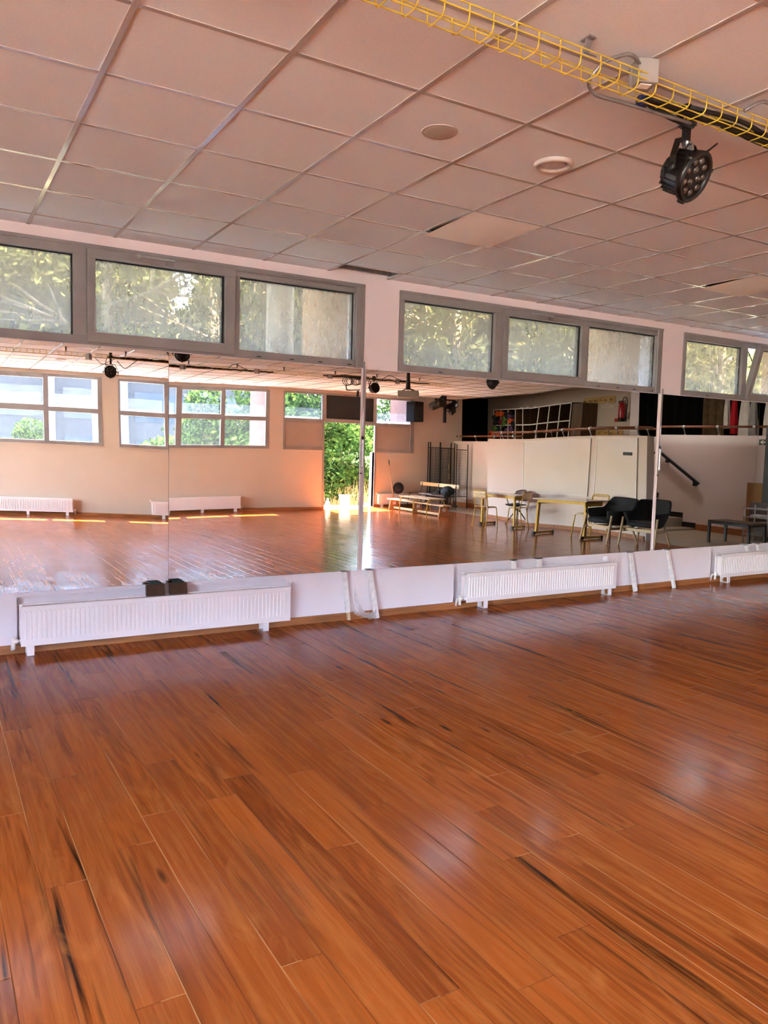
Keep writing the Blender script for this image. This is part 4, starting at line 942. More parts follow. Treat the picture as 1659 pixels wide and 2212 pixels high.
# black armchairs
def armchair(loc, rz, label):
    """front is local +x"""
    t = thing('armchair', label, 'armchair', loc, rz, 'black armchairs with pale wooden legs')
    def shell(s_, t_):
        a = R(-142+284*s_)                       # 0 = back
        q = abs(a)/R(142)
        top = .80 if q < .30 else (.80+(.60-.80)*(lambda k: k*k*(3-2*k))(min(1, (q-.30)/.22)))
        top -= .02*max(0, q-.6)/.4
        cx, cy = -math.cos(a), math.sin(a); n = 3.2
        k = 1/((abs(cx)**n+abs(cy)**n)**(1/n)); w = .62+.38*t_**.55
        r_x, r_y = .325*w, .355*w
        x = cx*k*r_x-.02-(.09*max(0, (t_-.35))*(1-min(1, q*2)))
        return (x, cy*k*r_y, .335+(top-.335)*t_)
    MB().grid(shell, 56, 14).build('shell', M['black_cloth'], t, .0, .035)
    b = MB(); n = 40; k2 = 3.0
    def cush(s_, t_):
        a = 2*PI*s_; cx, cy = math.cos(a), math.sin(a); k = 1/((abs(cx)**k2+abs(cy)**k2)**(1/k2))
        prof = [(.0, .44), (.7, .445), (.95, .43), (1.0, .395), (.95, .355), (.0, .335)]
        i = min(4, int(t_*5)); f_ = t_*5-i; r_ = prof[i][0]*(1-f_)+prof[i+1][0]*f_; z = prof[i][1]*(1-f_)+prof[i+1][1]*f_
        return (cx*k*.30*r_+.03, cy*k*.295*r_, z)
    MB().grid(cush, 40, 10).build('seat_cushion', M['black_cloth'], t)
    for sx in (-1, 1):
        for sy in (-1, 1):
            hi = .50 if sx > 0 else .36
            x1 = .225 if sx > 0 else -.20
            MB().tube([(x1*1.42, sy*.335, 0), (x1, sy*.315 if sx > 0 else sy*.25, hi)], [.014, .020], 10).build('leg', M['pine'], t)
    for sy in (-1, 1): MB().bar((.26, sy*.30, .27), (-.22, sy*.255, .27), .022, .045).build('side_rail', M['pine'], t)
    for x in (.20, -.18): MB().bar((x, -.29 if x > 0 else -.255, .285), (x, .29 if x > 0 else .255, .285), .022, .05).build('cross_rail', M['pine'], t)
    return t
armchair((9.86, -3.58, 0), R(188), 'black armchair nearer the school tables, left one of the pair')
armchair((10.05, -2.96, 0), R(165), 'black armchair crossed by the white strip between the mirrors')
# black side bench, trolley, cardboard
t = thing('black_bench', 'black-framed low bench with brown top near the stairs', 'bench', (12.03, -2.58, 0))
MB().box((-.26, -.42, .395), (.26, .42, .42)).build('top', M['walnut'], t, .003)
MB().box((-.26, -.42, .355), (.26, -.39, .395)).box((-.26, .39, .355), (.26, .42, .395)).box((-.26, -.42, .355), (-.23, .42, .395)).box((.23, -.42, .355), (.26, .42, .395)).build('frame', M['black_metal'], t)
for sx in (-1, 1):
    for sy in (-1, 1): MB().cbox((sx*.24, sy*.40, .1775), (.042, .042, .355)).build('leg', M['black_metal'], t)
t = thing('glass_trolley', 'steel and glass trolley at the right edge of the mirror', 'trolley', (12.62, -2.50, 0))
for sx in (-1, 1):
    for sy in (-1, 1): MB().tube([(sx*.17, sy*.24, 0), (sx*.17, sy*.24, .70)], .012, 8).build('post', M['steel'], t)
for z in (.16, .48, .64):
    MB().box((-.19, -.27, z), (.19, .27, z+.012)).build('shelf', M['wrap'], t)
    MB().tube([(-.19, -.27, z), (.19, -.27, z), (.19, .27, z), (-.19, .27, z)], .008, 6, True).build('rim', M['steel'], t)
tag(MB().box((12.50, -2.66, .493), (12.74, -2.46, .53)).build('paper_stack', M['paper'], None, .004), 'white papers on the glass trolley', 'paper')
tag(MB().box((12.52, -2.55, .173), (12.76, -2.36, .40)).build('white_box', M['box_grey'], None, .004), 'white box on the lower trolley shelf', 'box')
tag(MB().box((12.98, -3.0, 0), (13.02, -2.60, .74)).build('plywood_sheet', M['dark_wood']), 'dark wooden panel behind the glass trolley', 'panel')
tag(MB().box((13.40, -3.36, .13), (13.44, -2.945, 1.09)).add([(13.40,-3.1,1.09),(13.44,-3.1,1.09),(13.44,-2.96,1.075),(13.40,-2.96,1.075)], [(0,1,2,3)]).build('cardboard_sheet', M['card']), 'brown cardboard sheet leaning on the stair wall', 'cardboard')
tag(MB().box((13.15, -2.86, 0), (13.62, -2.72, 2.2)).build('door_leaf', M['black'], None, .01), 'tall dark door leaf at the right edge of the mirror', 'door')
t = thing('exit_sign', 'dark green direction sign with a white arrow on the stair wall', 'sign', (13.527, -3.13, 1.893))
MB().box((-.004, -.11, -.055), (0, .13, .055)).build('plate', M['green_sign'], t)
MB().prism([(-.085, 0), (-.03, .038), (-.005, .038), (-.037, .012), (.10, .012), (.10, -.012), (-.037, -.012), (-.005, -.038), (-.03, -.038)], 0, .002, Matrix(((0,-1,0,-.004),(1,0,0,0),(0,0,1,0),(0,0,0,1)))).build('arrow', M['white_sign'], t)
# whiteboards
def whiteboard(y0, y1, z0, z1, label):
    t = thing('whiteboard', label, 'whiteboard', (10.80, (y0+y1)/2, (z0+z1)/2), 0, 'whiteboards on the half-height wall'); w_, h_ = (y1-y0)/2, (z1-z0)/2
    MB().box((-.022, -w_, -h_), (-.004, w_, h_)).build('board', M['board_white'], t)
    MB().box((-.030, -w_-.012, -h_-.012), (-.002, w_+.012, -h_+.006)).box((-.030, -w_-.012, h_-.006), (-.002, w_+.012, h_+.012)).box((-.030, -w_-.012, -h_), (-.002, -w_+.006, h_)).box((-.030, w_-.006, -h_), (-.002, w_+.012, h_)).build('frame', M['edge_white'], t)
    return t
whiteboard(-6.90, -5.02, .73, 1.885, 'large wide whiteboard above the second school table')
whiteboard(-4.84, -3.88, .725, 1.895, 'narrower whiteboard with the black eraser on it')
tag(MB().box((10.755, -4.18, 1.57), (10.777, -3.98, 1.63)).build('board_eraser', M['black'], None, .006), 'black eraser stuck on the narrower whiteboard', 'eraser')
# handrail and barres
t = thing('handrail', 'black sloping handrail on the stair wall', 'handrail', (0, 0, 0))
MB().bar((13.45, -5.75, 1.66), (13.45, -5.50, 1.60), .05, .05).bar((13.45, -5.52, 1.605), (13.45, -4.52, .99), .05, .055).build('rail', M['black'], t, .004)
for (y, z) in ((-5.4, 1.50), (-4.66, 1.03)): MB().bar((13.46, y, z), (13.53, y, z-.05), .03).box((13.50, y-.05, z-.09), (13.53, y+.05, z-.04)).build('bracket', M['black'], t)
def barre(p, q, zt, feet, label, base_z):
    t = thing('ballet_barre', label, 'ballet barre', (0, 0, 0), 0, 'ballet barres on the half-height walls')
    MB().tube([(*p, zt), (*q, zt)], .024, 12).build('rail', M['rail_wood'], t)
    for (x, y) in feet:
        MB().tube([(x+.06, y, base_z), (x, y, zt-.03)], .012, 8).build('bracket', M['galv'], t)
        MB().lathe([(.03, -.03), (.033, 0), (.03, .03)], 12, Matrix.Translation((x, y, zt)) @ Matrix.Rotation(PI/2, 4, 'X')).build('clamp', M['silver'], t)
        MB().lathe([(.025, 0), (.02, .012)], 10, Matrix.Translation((x+.06, y, base_z))).build('foot', M['silver'], t)
    return t
barre((10.83, -8.25), (10.83, -3.58), 2.10, [(10.83, y) for y in (-7.88, -7.40, -6.66, -5.86, -5.11, -4.42, -3.93)], 'brown ballet barre on top of the whiteboard wall', 1.945)
barre((12.2, -11.9), (12.2, -8.55), 2.07, [(12.2, y) for y in (-11.75, -10.9, -9.9, -9.0)], 'brown ballet barre on the wall behind the display panels', 1.926)
barre((13.56, -9.4), (13.56, -2.95), 2.20, [(13.56, y) for y in (-9.1, -8.3, -7.2, -6.05, -5.05, -4.2, -3.36)], 'brown ballet barre along the top of the stair wall', 2.022)
# shelving with rolled mats
t = thing('cubby_shelf', 'tall white-edged open shelving on the upper level', 'shelf', (15.50, -12.30, PL)); Wd, Hh, nc, nr = 3.62, 2.08, 8, 4
MB().box((.55, -Wd/2, 0), (.58, Wd/2, Hh)).build('back_panel', M['walnut'], t)
for i in range(nc+1):
    y = -Wd/2+Wd*i/nc; MB().box((.02, y-.014, 0), (.56, y+.014, Hh)).build('divider', M['walnut'], t)
    tag(MB().box((0, y-.015, 0), (.02, y+.015, Hh)).build('edge_strip', M['edge_white'], t), 'white edge strip')
for j in range(nr+1):
    z = Hh*j/nr; MB().box((.02, -Wd/2, z-.012), (.56, Wd/2, z+.012)).build('shelf_board', M['walnut'], t)
    tag(MB().box((0, -Wd/2, z-.016), (.02, Wd/2, z+.016)).build('edge_strip', M['edge_white'], t), 'white edge strip')
def hexmat(n, h):
    return mat(n, h, .8, var=.08, sc=10)
MC = dict(orange=hexmat('orange_foam', '#e8632a'), green=hexmat('green_foam', '#5f7a35'), purple=hexmat('purple_foam', '#5d4263'), black=hexmat('black_foam', '#1b1a1c'), red=hexmat('dark_red_foam', '#7d1f2c'), teal=hexmat('dark_teal_foam', '#22302c'))
k3 = {}
for (y, z, r, c) in ((-13.88, 2.96, .095, 'orange'), (-13.65, 2.955, .09, 'orange'), (-14.05, 2.84, .085, 'teal'), (-13.43, 2.768, .10, 'green'), (-13.13, 2.837, .09, 'purple'), (-13.66, 2.70, .10, 'red'), (-13.46, 2.60, .09, 'green'), (-13.06, 2.70, .085, 'orange'), (-13.28, 2.93, .10, 'black'), (-14.0, 2.66, .09, 'black'), (-12.86, 2.62, .11, 'black'), (-14.05, 2.475, .10, 'green'), (-13.72, 2.43, .08, 'teal'), (-13.29, 2.40, .075, 'purple'), (-13.0, 2.446, .09, 'purple'), (-13.5, 2.30, .08, 'black'), (-13.3, 2.20, .09, 'black')):
    k3[c] = k3.get(c, 0)+1
    b = MB().lathe([(r*.45, -.05), (r*.93, -.05), (r, -.03), (r, .5), (r*.3, .5)], 20, Matrix.Translation((15.50, y, z)) @ Matrix.Rotation(PI/2, 4, 'Y'), False)
    b.lathe([(r*.45, -.05), (r*.42, .3), (.001, .3)], 16, Matrix.Translation((15.50, y, z)) @ Matrix.Rotation(PI/2, 4, 'Y'), False)
    where = ('at the top' if z > 2.8 else 'in the middle' if z > 2.55 else 'at the bottom'); side = 'left end' if y < -13.8 else 'centre-left (upper)' if c == 'green' and z > 2.7 else 'centre-left (lower)' if c == 'green' and z > 2.55 else 'left end' if y < -13.8 else 'centre-left' if y < -13.4 else 'centre-right' if y < -13.1 else 'right end'
    tag(b.build('rolled_mat', MC[c]), 'rolled %s mat %s of the shelf, %s of the heap' % (c, where, side), 'exercise mat', 'rolled mats in the shelving')
for (y, z, r, lb) in ((-14.22, 2.26, .13, 'large orange rolled mat at the lower left corner of the mat heap'), (-13.86, 2.26, .075, 'small orange rolled mat beside the large lower orange one')):
    tag(MB().lathe([(r*.45, -.05), (r*.95, -.05), (r, -.02), (r, .5), (r*.3, .5)], 20, Matrix.Translation((15.46, y, z)) @ Matrix.Rotation(PI/2, 4, 'Y'), False).build('rolled_mat', MC['orange']), lb, 'exercise mat', 'rolled mats in the shelving')
for (y, lb) in ((-12.6, 'small pale item on the shelving, left one'), (-12.25, 'small pale item on the shelving, right one')):
    tag(MB().ball((15.72, y, PL+Hh+.045), .055, 8, (1, 1.6, .6)).build('shelf_item', M['white_cloth']), lb, 'object')
tag(MB().box((15.50, -10.42, PL), (16.09, -10.02, 3.06)).build('wardrobe', M['walnut'], None, .004), 'plain brown cabinet at the right end of the shelving', 'cabinet')
t = thing('coat_rail', 'yellow pine coat rail with six pegs on the upper wall', 'coat rail', (16.08, -9.99, 3.14))
MB().box((0, -.62, -.10), (.02, .62, .105)).build('board', M['peg_wood'], t, .003)
for k in range(6): MB().tube([(0, -.50+.20*k, -.02), (-.09, -.50+.20*k, .01)], [.014, .024], 8).build('peg', M['peg_wood'], t)
t = thing('coat_rail', 'lower yellow pine coat rail just above the barre', 'coat rail', (16.08, -9.75, 2.20))
MB().box((0, -.70, -.07), (.02, .70, .07)).build('board', M['peg_wood'], t, .003)
for k in range(6): MB().tube([(0, -.55+.22*k, -.02), (-.07, -.55+.22*k, .0)], [.012, .018], 8).build('peg', M['peg_wood'], t)
t = thing('clothes_hanger', 'white wire clothes hanger on the upper coat rail', 'hanger', (15.98, -9.55, 3.05))
MB().tube([(0, -.22, -.13), (0, 0, 0), (0, .22, -.13)], .006, 6).tube([(0, -.22, -.13), (0, .22, -.13)], .006, 6).tube(arc((0, 0, .045), .03, -PI/2, PI*.9, 8, 'yz'), .004, 6).build('wire', M['white_plastic'], t)
t = thing('fire_extinguisher', 'red fire extinguisher hanging on the upper wall', 'fire extinguisher', (15.98, -9.02, 2.50))
MB().lathe([(.085, .08), (.092, .10), (.092, .42), (.07, .50), (.03, .53), (.03, .56)], 24).build('cylinder', M['red_paint'], t)
MB().lathe([(.094, 0), (.094, .09)], 24).build('base_ring', M['black'], t)
MB().box((-.02, -.10, .55), (.02, .06, .58)).box((-.02, -.11, .50), (.02, -.08, .55)).build('valve', M['black'], t, .004)
MB().tube(bend([(0, .02, .57), (0, .05, .68), (0, .17, .66), (0, .20, .50), (0, .16, .25), (0, .17, .18)], .12, 6), .012, 8).tube([(0, .17, .25), (0, .13, .06)], [.014, .03], 8).build('hose', M['rubber'], t)
tag(MB().box((16.085, -9.36, 2.50), (16.10, -9.24, 2.60)).build('alarm_button', M['red_paint'], None, .004), 'small red alarm call point left of the extinguisher', 'alarm')
# black drapes and hanging clothes
def drape(x0, y0, x1, y1, z0, z1, name, m, lb, cat='curtain', folds=14, amp=.03, grp=None):
    L = math.hypot(x1-x0, y1-y0); nx_, ny_ = -(y1-y0)/L, (x1-x0)/L
    o = MB().grid(lambda a, c: (x0+(x1-x0)*a+nx_*amp*math.sin(a*folds*PI), y0+(y1-y0)*a+ny_*amp*math.sin(a*folds*PI), z0+(z1-z0)*c), folds*6, 2).build(name, M[m])
    return tag(o, lb, cat, grp)
drape(12.5, -15.2, 16.06, -15.2, PL+.02, 3.54, 'black_curtain', 'curtain', 'black curtain closing the far end of the upper level')
drape(15.75, -8.22, 15.75, -6.22, PL+.02, 3.54, 'black_curtain', 'curtain', 'black curtain right of the fire extinguisher')
drape(15.70, -6.20, 15.70, -5.60, PL+.25, 3.54, 'brown_curtain', 'brown_cloth', 'dull brown curtain beside the hanging clothes', folds=5, amp=.05)
drape(16.0, -5.8, 16.0, -3.0, PL+.02, 3.54, 'black_curtain', 'curtain', 'black curtain behind the hanging clothes')
tag(MB().tube([(15.62, -5.7, 3.15), (15.62, -3.9, 3.15)], .014, 8).tube([(15.62, -5.7, 3.15), (15.62, -5.7, 3.56)], .01, 6).tube([(15.62, -3.9, 3.15), (15.62, -3.9, 3.56)], .01, 6).build('clothes_rail', M['steel']), 'steel rail carrying the hanging clothes', 'clothes rail')
def garment(y, z0, wt, wb, m, lb, sh=3.05):
    def gf(a, c):
        w_ = wt+(wb-wt)*(1-c)**.7; top = 1-abs(2*a-1)*.10
        ang = 2*PI*a
        return (15.62+.07*math.sin(ang)*(.5+.5*(1-c))+.02*math.sin(ang*4+c*5)*(1-c), y+w_*math.cos(ang)*.5+.015*math.sin(ang*5)*(1-c), z0+(sh-z0)*c-.05*abs(math.cos(ang))*c)
    t = thing('hanging_garment', lb, 'clothing', (0, 0, 0), 0, 'clothes hanging on the upper level')
    MB().grid(gf, 32, 8).build('body', M[m], t)
    MB().tube(arc((15.62, y, 3.125), .025, -PI/2, PI*.9, 8, 'yz'), .004, 6).tube([(15.62, y, 3.10), (15.62, y, 3.03)], .004, 6).build('hanger_hook', M['steel'], t)
garment(-5.47, 2.25, .10, .16, 'white_cloth', 'pale garment just left of the red one')
garment(-5.28, 2.12, .12, .18, 'red_cloth', 'red garment hanging on the upper level')
garment(-5.0, 2.0, .16, .34, 'white_cloth', 'long off-white garment right of the red one')
garment(-4.78, 1.95, .12, .24, 'grey_cloth', 'grey garment just left of the mirror seam')
garment(-4.42, 2.05, .16, .28, 'white_cloth', 'pale garment right of the mirror seam')
garment(-4.16, 2.1, .14, .3, 'grey_cloth', 'grey garment nearest the right photo edge')

t = sroot('fill_lamp', None, (12.9, -5.0, 3.56))  # unseen fixture added to brighten the stair wall
MB().box((-.16, -.62, -.03), (.16, .62, 0)).build('housing', M['white_plastic'], t)
l_ = bpy.data.lights.new('StairFill', 'AREA'); l_.shape = 'RECTANGLE'; l_.size = .28; l_.size_y = 1.2; l_.energy = FILL_W; l_.color = (1, .86, .74)
o_ = bpy.data.objects.new('StairFill', l_); COL.objects.link(o_); o_.location = (12.9, -5.0, 3.52)

t = sroot('fill_lamp', None, (14.0, -12.2, 3.56))  # second unseen fixture, added to brighten the mats and shelving
MB().box((-.16, -.62, -.03), (.16, .62, 0)).build('housing', M['white_plastic'], t)
l_ = bpy.data.lights.new('ShelfFill', 'AREA'); l_.shape = 'RECTANGLE'; l_.size = .28; l_.size_y = 1.2; l_.energy = FILL_W*1.1; l_.color = (1, .86, .74)
o_ = bpy.data.objects.new('ShelfFill', l_); COL.objects.link(o_); o_.location = (14.0, -12.2, 3.52)
# ================================================================== OUTSIDE
struct('ground', MB().box((-45, .32, -.30), (60, 60, -.12)).box((-45, -75, -.30), (60, YB-WT, -.12)), M['earth'], 'dry ground outside')
struct('path', MB().box((5.6, YB-WT-1.6, -.12), (12.0, YB-WT, -.02)), M['stone'], 'sunlit concrete step outside the garden door')
def leaf_cloud(blobs, n, size, aspect=.45, droop=.3):
    """leaf quads in ellipsoid shells: blobs = (cx,cy,cz,rx,ry,rz,weight)"""
    w_ = np.array([b[6] for b in blobs]); idx = rng.choice(len(blobs), n, p=w_/w_.sum()); B = np.array(blobs)[idx]
    d = rng.normal(size=(n,3)); d /= np.linalg.norm(d, axis=1)[:,None]; r = rng.uniform(.35, 1, n)**.5
    c = B[:,:3]+d*B[:,3:6]*r[:,None]
    a = rng.normal(size=(n,3)); a[:,2] -= droop; a /= np.linalg.norm(a, axis=1)[:,None]
    q = rng.normal(size=(n,3)); q = np.cross(a, q); q /= np.linalg.norm(q, axis=1)[:,None]
    s = size*rng.uniform(.6, 1.4, n)[:,None]
    v = np.stack([c-a*s, c+q*s*aspect, c+a*s, c-q*s*aspect], 1).reshape(-1,3)
    return v
def mesh_quads(name, v, m, parent=None):
    n = len(v)//4; me = bpy.data.meshes.new(name); me.vertices.add(len(v)); me.vertices.foreach_set('co', v.astype(np.float32).ravel())
    me.loops.add(n*4); me.loops.foreach_set('vertex_index', np.arange(n*4, dtype=np.int32))
    me.polygons.add(n); me.polygons.foreach_set('loop_start', np.arange(0, n*4, 4, dtype=np.int32)); me.polygons.foreach_set('loop_total', np.full(n, 4, dtype=np.int32))
    me.update(); me.validate(); me.materials.append(m); o = bpy.data.objects.new(name, me); COL.objects.link(o); o.parent = parent; return o
def make_tree(name, label, cat, loc, h, r, leaf, n, size, trunk=.14, low=.25, group=None, rz=0, branches=9, aspect=.45):
    t = thing(name, label, cat, loc, rz, group); tb = MB()
    tb.tube([(0, 0, -.05), (.05, .03, h*.3), (-.04, .05, h*.6), (0, 0, h*.93)], [trunk, trunk*.8, trunk*.5, trunk*.15], 10)
    tb.build('trunk', M['bark'], t); bb_ = MB(); blobs = []
    for i in range(branches):
        a = 2*PI*i*.382; z = h*(low+(.92-low)*i/branches); rr = r*(1-.55*i/branches)*random.uniform(.8, 1.1)
        e = (rr*.8*math.cos(a), rr*.8*math.sin(a), z+rr*.25)
        bb_.tube([(0, 0, z-.2), (e[0]*.5, e[1]*.5, z), e], [trunk*.35, trunk*.22, .012], 6)
        for q in range(9):
            bb_.tube([(e[0]*.5, e[1]*.5, z), (e[0]*.9+random.uniform(-.4,.4), e[1]*.9+random.uniform(-.4,.4), z+random.uniform(-.1,.6))], [.022, .006], 5)
        blobs.append((e[0]*.75, e[1]*.75, z+rr*.15, rr*.75, rr*.75, rr*.5, rr**2))
    blobs.append((0, 0, h*.93, r*.45, r*.45, h*.14, r*r*.3))
    bb_.build('branches', M['bark'], t)
    mesh_quads('foliage', leaf_cloud(blobs, n, size, aspect), M[leaf], t)
    return t
# trees behind the front windows
FT = [make_tree('pine_tree', 'olive pine with bare pale twigs behind the leftmost window pane', 'tree', (1.6, 5.2, -.12), 6.2, 2.2, 'leaf_olive', 12000, .05, .14, .22, 'trees outside the front windows', aspect=.3),
      make_tree('pine_tree', 'darker bushy tree behind the front windows', 'tree', (5.6, 5.6, -.12), 6.6, 2.4, 'leaf_olive', 12000, .06, .16, .18, 'trees outside the front windows')]
TL = ['olive pine standing behind the opening sash of the first window', 'leafy tree behind the third pane of the first window', 'olive tree behind the left pane of the second window', 'leafy tree behind the second window sash', 'olive tree farther right behind the second window',
      'leafy tree behind the third window', 'olive tree beyond the third window', 'leafy tree at the far right outside']
for i, (x, y, s_) in enumerate(((3.6, 6.6, 1.1), (4.4, 4.6, .85), (8.2, 6.2, 1.1), (10.8, 5.6, 1.05), (13.4, 6.6, 1.15), (16.4, 6.2, 1.1), (19.5, 7.2, 1.2), (23.5, 7.0, 1.2))):
    c = copy_thing(FT[i % 2], (x, y, -.12), i*1.3, TL[i]); c.scale = (s_, s_, s_)
cv = leaf_cloud([(.3*math.cos(k*2.4), .3*math.sin(k*2.4), 1.2+k*.95, 2.7-.2*k, 2.7-.2*k, 1.1, 8-.5*k) for k in range(10)], 32000, .15, .55); parts_ = []
for k, (x, y, s_) in enumerate([(-1.5+3.9*i, 11.0+.5*(i % 2)+i*.12, 1.0) for i in range(10)]+[(-5.0, 6.5, .9), (-8.5, 4.5, .9), (-12.5, 2.5, 1.0), (-4.6, 11.5, 1.0), (-9.0, 9.5, 1.1)]):  # last five clumps are unseen, added to shade the first window
    c_, n_ = math.cos(k*.9), math.sin(k*.9); parts_.append(np.stack([(cv[:,0]*c_-cv[:,1]*n_)*s_+x, (cv[:,0]*n_+cv[:,1]*c_)*s_+y, cv[:,2]*s_-.12], 1))
tag(mesh_quads('treeline', np.concatenate(parts_), M['leaf_dark']), 'dense dark treeline far behind the front windows', 'trees', None, 'stuff')
t = thing('tree_trunk', 'pale ridged tree trunk close to the first window', 'tree', (2.93, 2.3, -.12))
MB().tube([(0, 0, 0), (.01, .02, 1.5), (0, .03, 3.2), (.05, 0, 6)], [.20, .17, .16, .13], 16).build('trunk', M['bark'], t)
# planting and building behind the back windows (seen in the mirrors)
BS = make_tree('garden_bush', 'dense green bush filling the open garden doorway', 'bush', (9.6, -15.3, -.12), 3.6, 1.7, 'leaf_green', 11000, .07, .05, .05, 'bushes behind the back wall', aspect=.6)
for i, (x, y, s_, lb) in enumerate(((11.4, -17.6, .95, 'green bush right of the garden doorway'), (8.0, -16.4, 1.0, 'green bush left of the garden doorway'), (6.7, -17.4, .95, 'green bush behind the last panes of the middle back window'), (1.9, -19.0, .62, 'small yellow-green bush behind the left back window'), (14.3, -18.6, 1.3, 'tall bush behind the right back window'), (10.4, -19.2, 1.5, 'tall dark bush farthest behind the doorway'))):
    c = copy_thing(BS, (x, y, -.12), i*1.1, lb); c.scale = (s_, s_, s_)
def palm(loc, lb, n=9, L=1.5, seed=1):
    rd = random.Random(seed); t = thing('palm_plant', lb, 'palm', loc, 0, 'palms outside the garden door')
    MB().tube([(0, 0, 0), (0, .02, .9)], [.12, .09], 10).build('trunk', M['bark'], t)
    for k in range(n):
        a = 2*PI*k/n+rd.uniform(-.2, .2); up = rd.uniform(.5, 1.1); b = MB(); pts = []
        for i in range(13):
            s_ = i/12; pts.append(Vector((math.cos(a)*L*s_*(1-.1*s_), math.sin(a)*L*s_*(1-.1*s_), .9+up*s_*1.3-1.25*s_*s_)))
        b.tube(pts, .012, 5)
        for i in range(1, 13):
            d_ = (pts[i]-pts[i-1]).normalized(); sd = Vector((-math.sin(a), math.cos(a), 0)); l_ = .36*math.sin(PI*(.12+.86*i/13))
            for s_ in (-1, 1):
                e = pts[i]+(sd*s_+d_*.5).normalized()*l_+Vector((0, 0, -.12)); w_ = d_*.022
                b.add([tuple(pts[i]-w_), tuple(pts[i]+w_), tuple(e)], [(0,1,2)])
        b.build('frond', M['leaf_palm'], t)
palm((10.2, -14.9, .25), 'pale sunlit palm fronds reaching into the doorway', 10, 1.5, 3)
b = MB()
for i in range(420):
    x, y = random.uniform(8.6, 11.4), random.uniform(-14.6, -13.6); h_ = random.uniform(.25, .85); a = random.uniform(0, 6.28); w_ = .006
    b.add([(x-w_, y, -.12), (x+w_, y, -.12), (x+h_*.35*math.cos(a), y+h_*.35*math.sin(a), h_)], [(0,1,2)])
tag(b.build('dry_grass', M['straw']), 'dry straw-coloured grass outside the garden door', 'grass', None, 'stuff')
t = thing('water_bottle', 'white plastic bottle standing in the garden doorway', 'bottle', (8.37, YB-.20, .012))
MB().lathe([(.045, 0), (.05, .01), (.05, .17), (.02, .215), (.018, .235)], 16).build('body', M['white_plastic'], t)
MB().lathe([(.022, .232), (.022, .262)], 12).build('cap', M['white_sign'], t)
t = thing('plant_pot', 'pale cylindrical pot outside the garden door', 'pot', (9.15, -12.9, -.02))
MB().lathe([(.10, 0), (.125, .30), (.135, .30), (.135, .34), (.115, .34), (.11, .30), (.001, .29)], 20, None, False).build('pot', M['stone'], t)
tag(MB().box((7.2, -14.9, -.12), (12.5, -14.7, .22)).build('garden_kerb', M['stone'], None, .02), 'pale stone kerb in front of the garden bushes', 'kerb')
struct('wall_garden', MB().box((9.53, -12.42, -.1), (9.70, YB-WT-.01, 1.50)), M['salmon_dark'], 'low salmon wall beside the garden door')
# building across the garden
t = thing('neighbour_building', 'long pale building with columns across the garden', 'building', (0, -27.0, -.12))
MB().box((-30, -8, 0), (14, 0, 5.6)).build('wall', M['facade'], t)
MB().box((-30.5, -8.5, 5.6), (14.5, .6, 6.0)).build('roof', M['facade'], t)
for z0, z1 in ((.9, 2.0), (2.7, 3.9)):
    for k in range(14): MB().box((-29+3.0*k, .0, z0), (-26.6+3.0*k, .03, z1)).build('window', M['facade_dark'], t)
for k in range(15): MB().box((-29.7+3.0*k, .35, 0), (-29.4+3.0*k, .55, 5.6)).build('column', M['facade_col'], t)
# ================================================================== LIGHT
W = bpy.data.worlds.new('World'); S.world = W; W.use_nodes = True; nt = W.node_tree; nt.nodes.clear()
sky = nt.nodes.new('ShaderNodeTexSky'); sky.sky_type = 'NISHITA'; sky.sun_disc = False; sky.sun_elevation = R(57); sky.sun_rotation = R(180); sky.air_density = 1.0; sky.dust_density = SKY_DUST; sky.ozone_density = 1.0
bg = nt.nodes.new('ShaderNodeBackground'); wo = nt.nodes.new('ShaderNodeOutputWorld'); bg.inputs[1].default_value = SKY_STR
mxc = nt.nodes.new('ShaderNodeMix'); mxc.data_type = 'RGBA'; mxc.inputs[0].default_value = SKY_WHITE; mxc.inputs[7].default_value = SKY_TINT
nt.links.new(sky.outputs[0], mxc.inputs[6]); nt.links.new(mxc.outputs[2], bg.inputs[0]); nt.links.new(bg.outputs[0], wo.inputs[0])
sl = bpy.data.lights.new('Sun', 'SUN'); sl.energy = SUN_E; sl.angle = R(.53); sl.color = (1, .90, .74)
so = bpy.data.objects.new('Sun', sl); COL.objects.link(so)
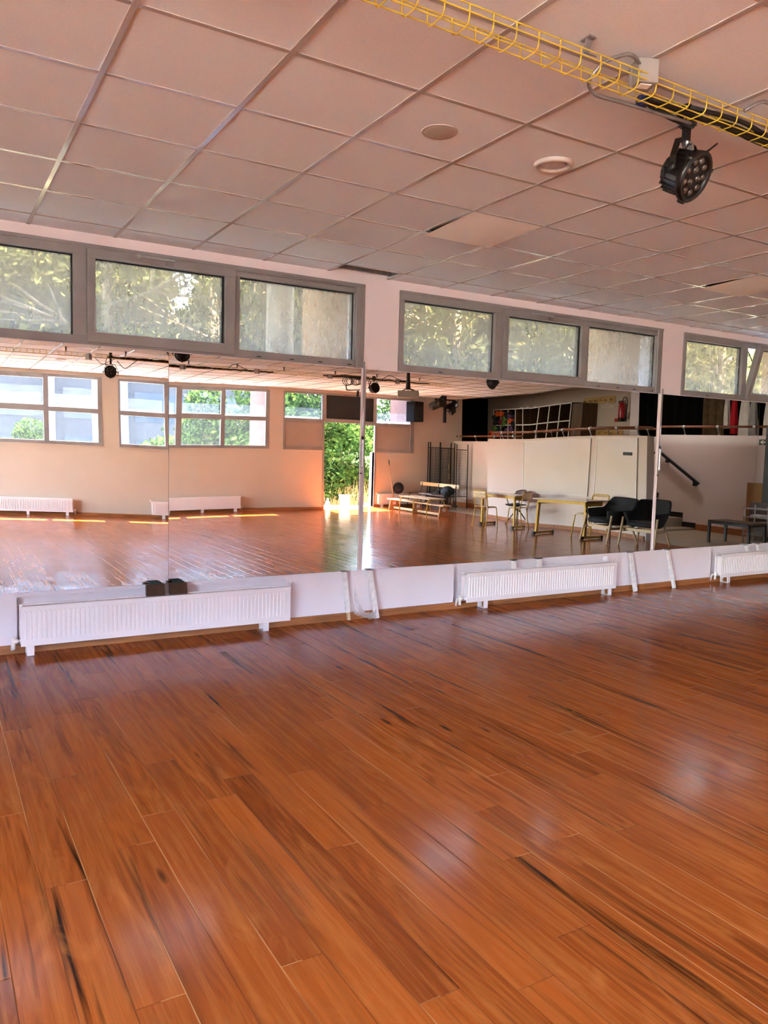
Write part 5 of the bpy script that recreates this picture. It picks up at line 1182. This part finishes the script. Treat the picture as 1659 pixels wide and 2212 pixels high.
so.rotation_euler = Vector((-.13, 1, -1.55)).to_track_quat('-Z', 'Y').to_euler()
# portals that guide the daylight sampling through the window and door openings, seen and added
def portal(cx, y, cz, w_, h_, ry):
    l = bpy.data.lights.new('Portal', 'AREA'); l.shape = 'RECTANGLE'; l.size = w_; l.size_y = h_; l.cycles.is_portal = True
    o = bpy.data.objects.new('Portal', l); COL.objects.link(o); o.location = (cx, y, cz); o.rotation_euler = (ry, 0, 0)
for x in BAYS:
    portal(x+1.8, .30, 2.67, 3.6, .74, R(-90))
    portal(x+1.8, YB-.22, 2.29, 3.6, 1.5, R(90))
l_ = bpy.data.lights.new('Portal', 'AREA'); l_.shape = 'RECTANGLE'; l_.size = 2.6; l_.size_y = 5.4; l_.cycles.is_portal = True
o_ = bpy.data.objects.new('Portal', l_); COL.objects.link(o_); o_.location = (XL-.19, -8.67, 1.62); o_.rotation_euler = (0, R(-90), 0)
portal(12.85, .30, 2.67, 3.6, .74, R(-90))
portal(8.79, YB-.22, .77, 1.24, 1.54, R(90))
# ================================================================== CAMERA
cam = bpy.data.cameras.new('Camera'); co = bpy.data.objects.new('Camera', cam); COL.objects.link(co)
RM = CAM_R
co.matrix_world = Matrix(((RM[0][0], RM[1][0], -RM[2][0], CAM_C[0]), (RM[0][1], RM[1][1], -RM[2][1], CAM_C[1]), (RM[0][2], RM[1][2], -RM[2][2], CAM_C[2]), (0,0,0,1)))
cam.sensor_fit = 'HORIZONTAL'; cam.sensor_width = 36; cam.lens = 1670.945/1659*36; cam.clip_start = .05; cam.clip_end = 300
S.camera = co
S.view_settings.view_transform = 'Standard'; S.view_settings.look = 'None'; S.view_settings.gamma = 1; S.view_settings.use_curve_mapping = False
S.view_settings.exposure = EXPO
c = S.cycles; c.use_denoising = True
try: c.denoiser = 'OPENIMAGEDENOISE'
except Exception: pass
c.max_bounces = 14; c.diffuse_bounces = 6; c.glossy_bounces = 6; c.transmission_bounces = 6; c.transparent_max_bounces = 24
c.sample_clamp_indirect = 8.0; c.caustics_reflective = False; c.caustics_refractive = False
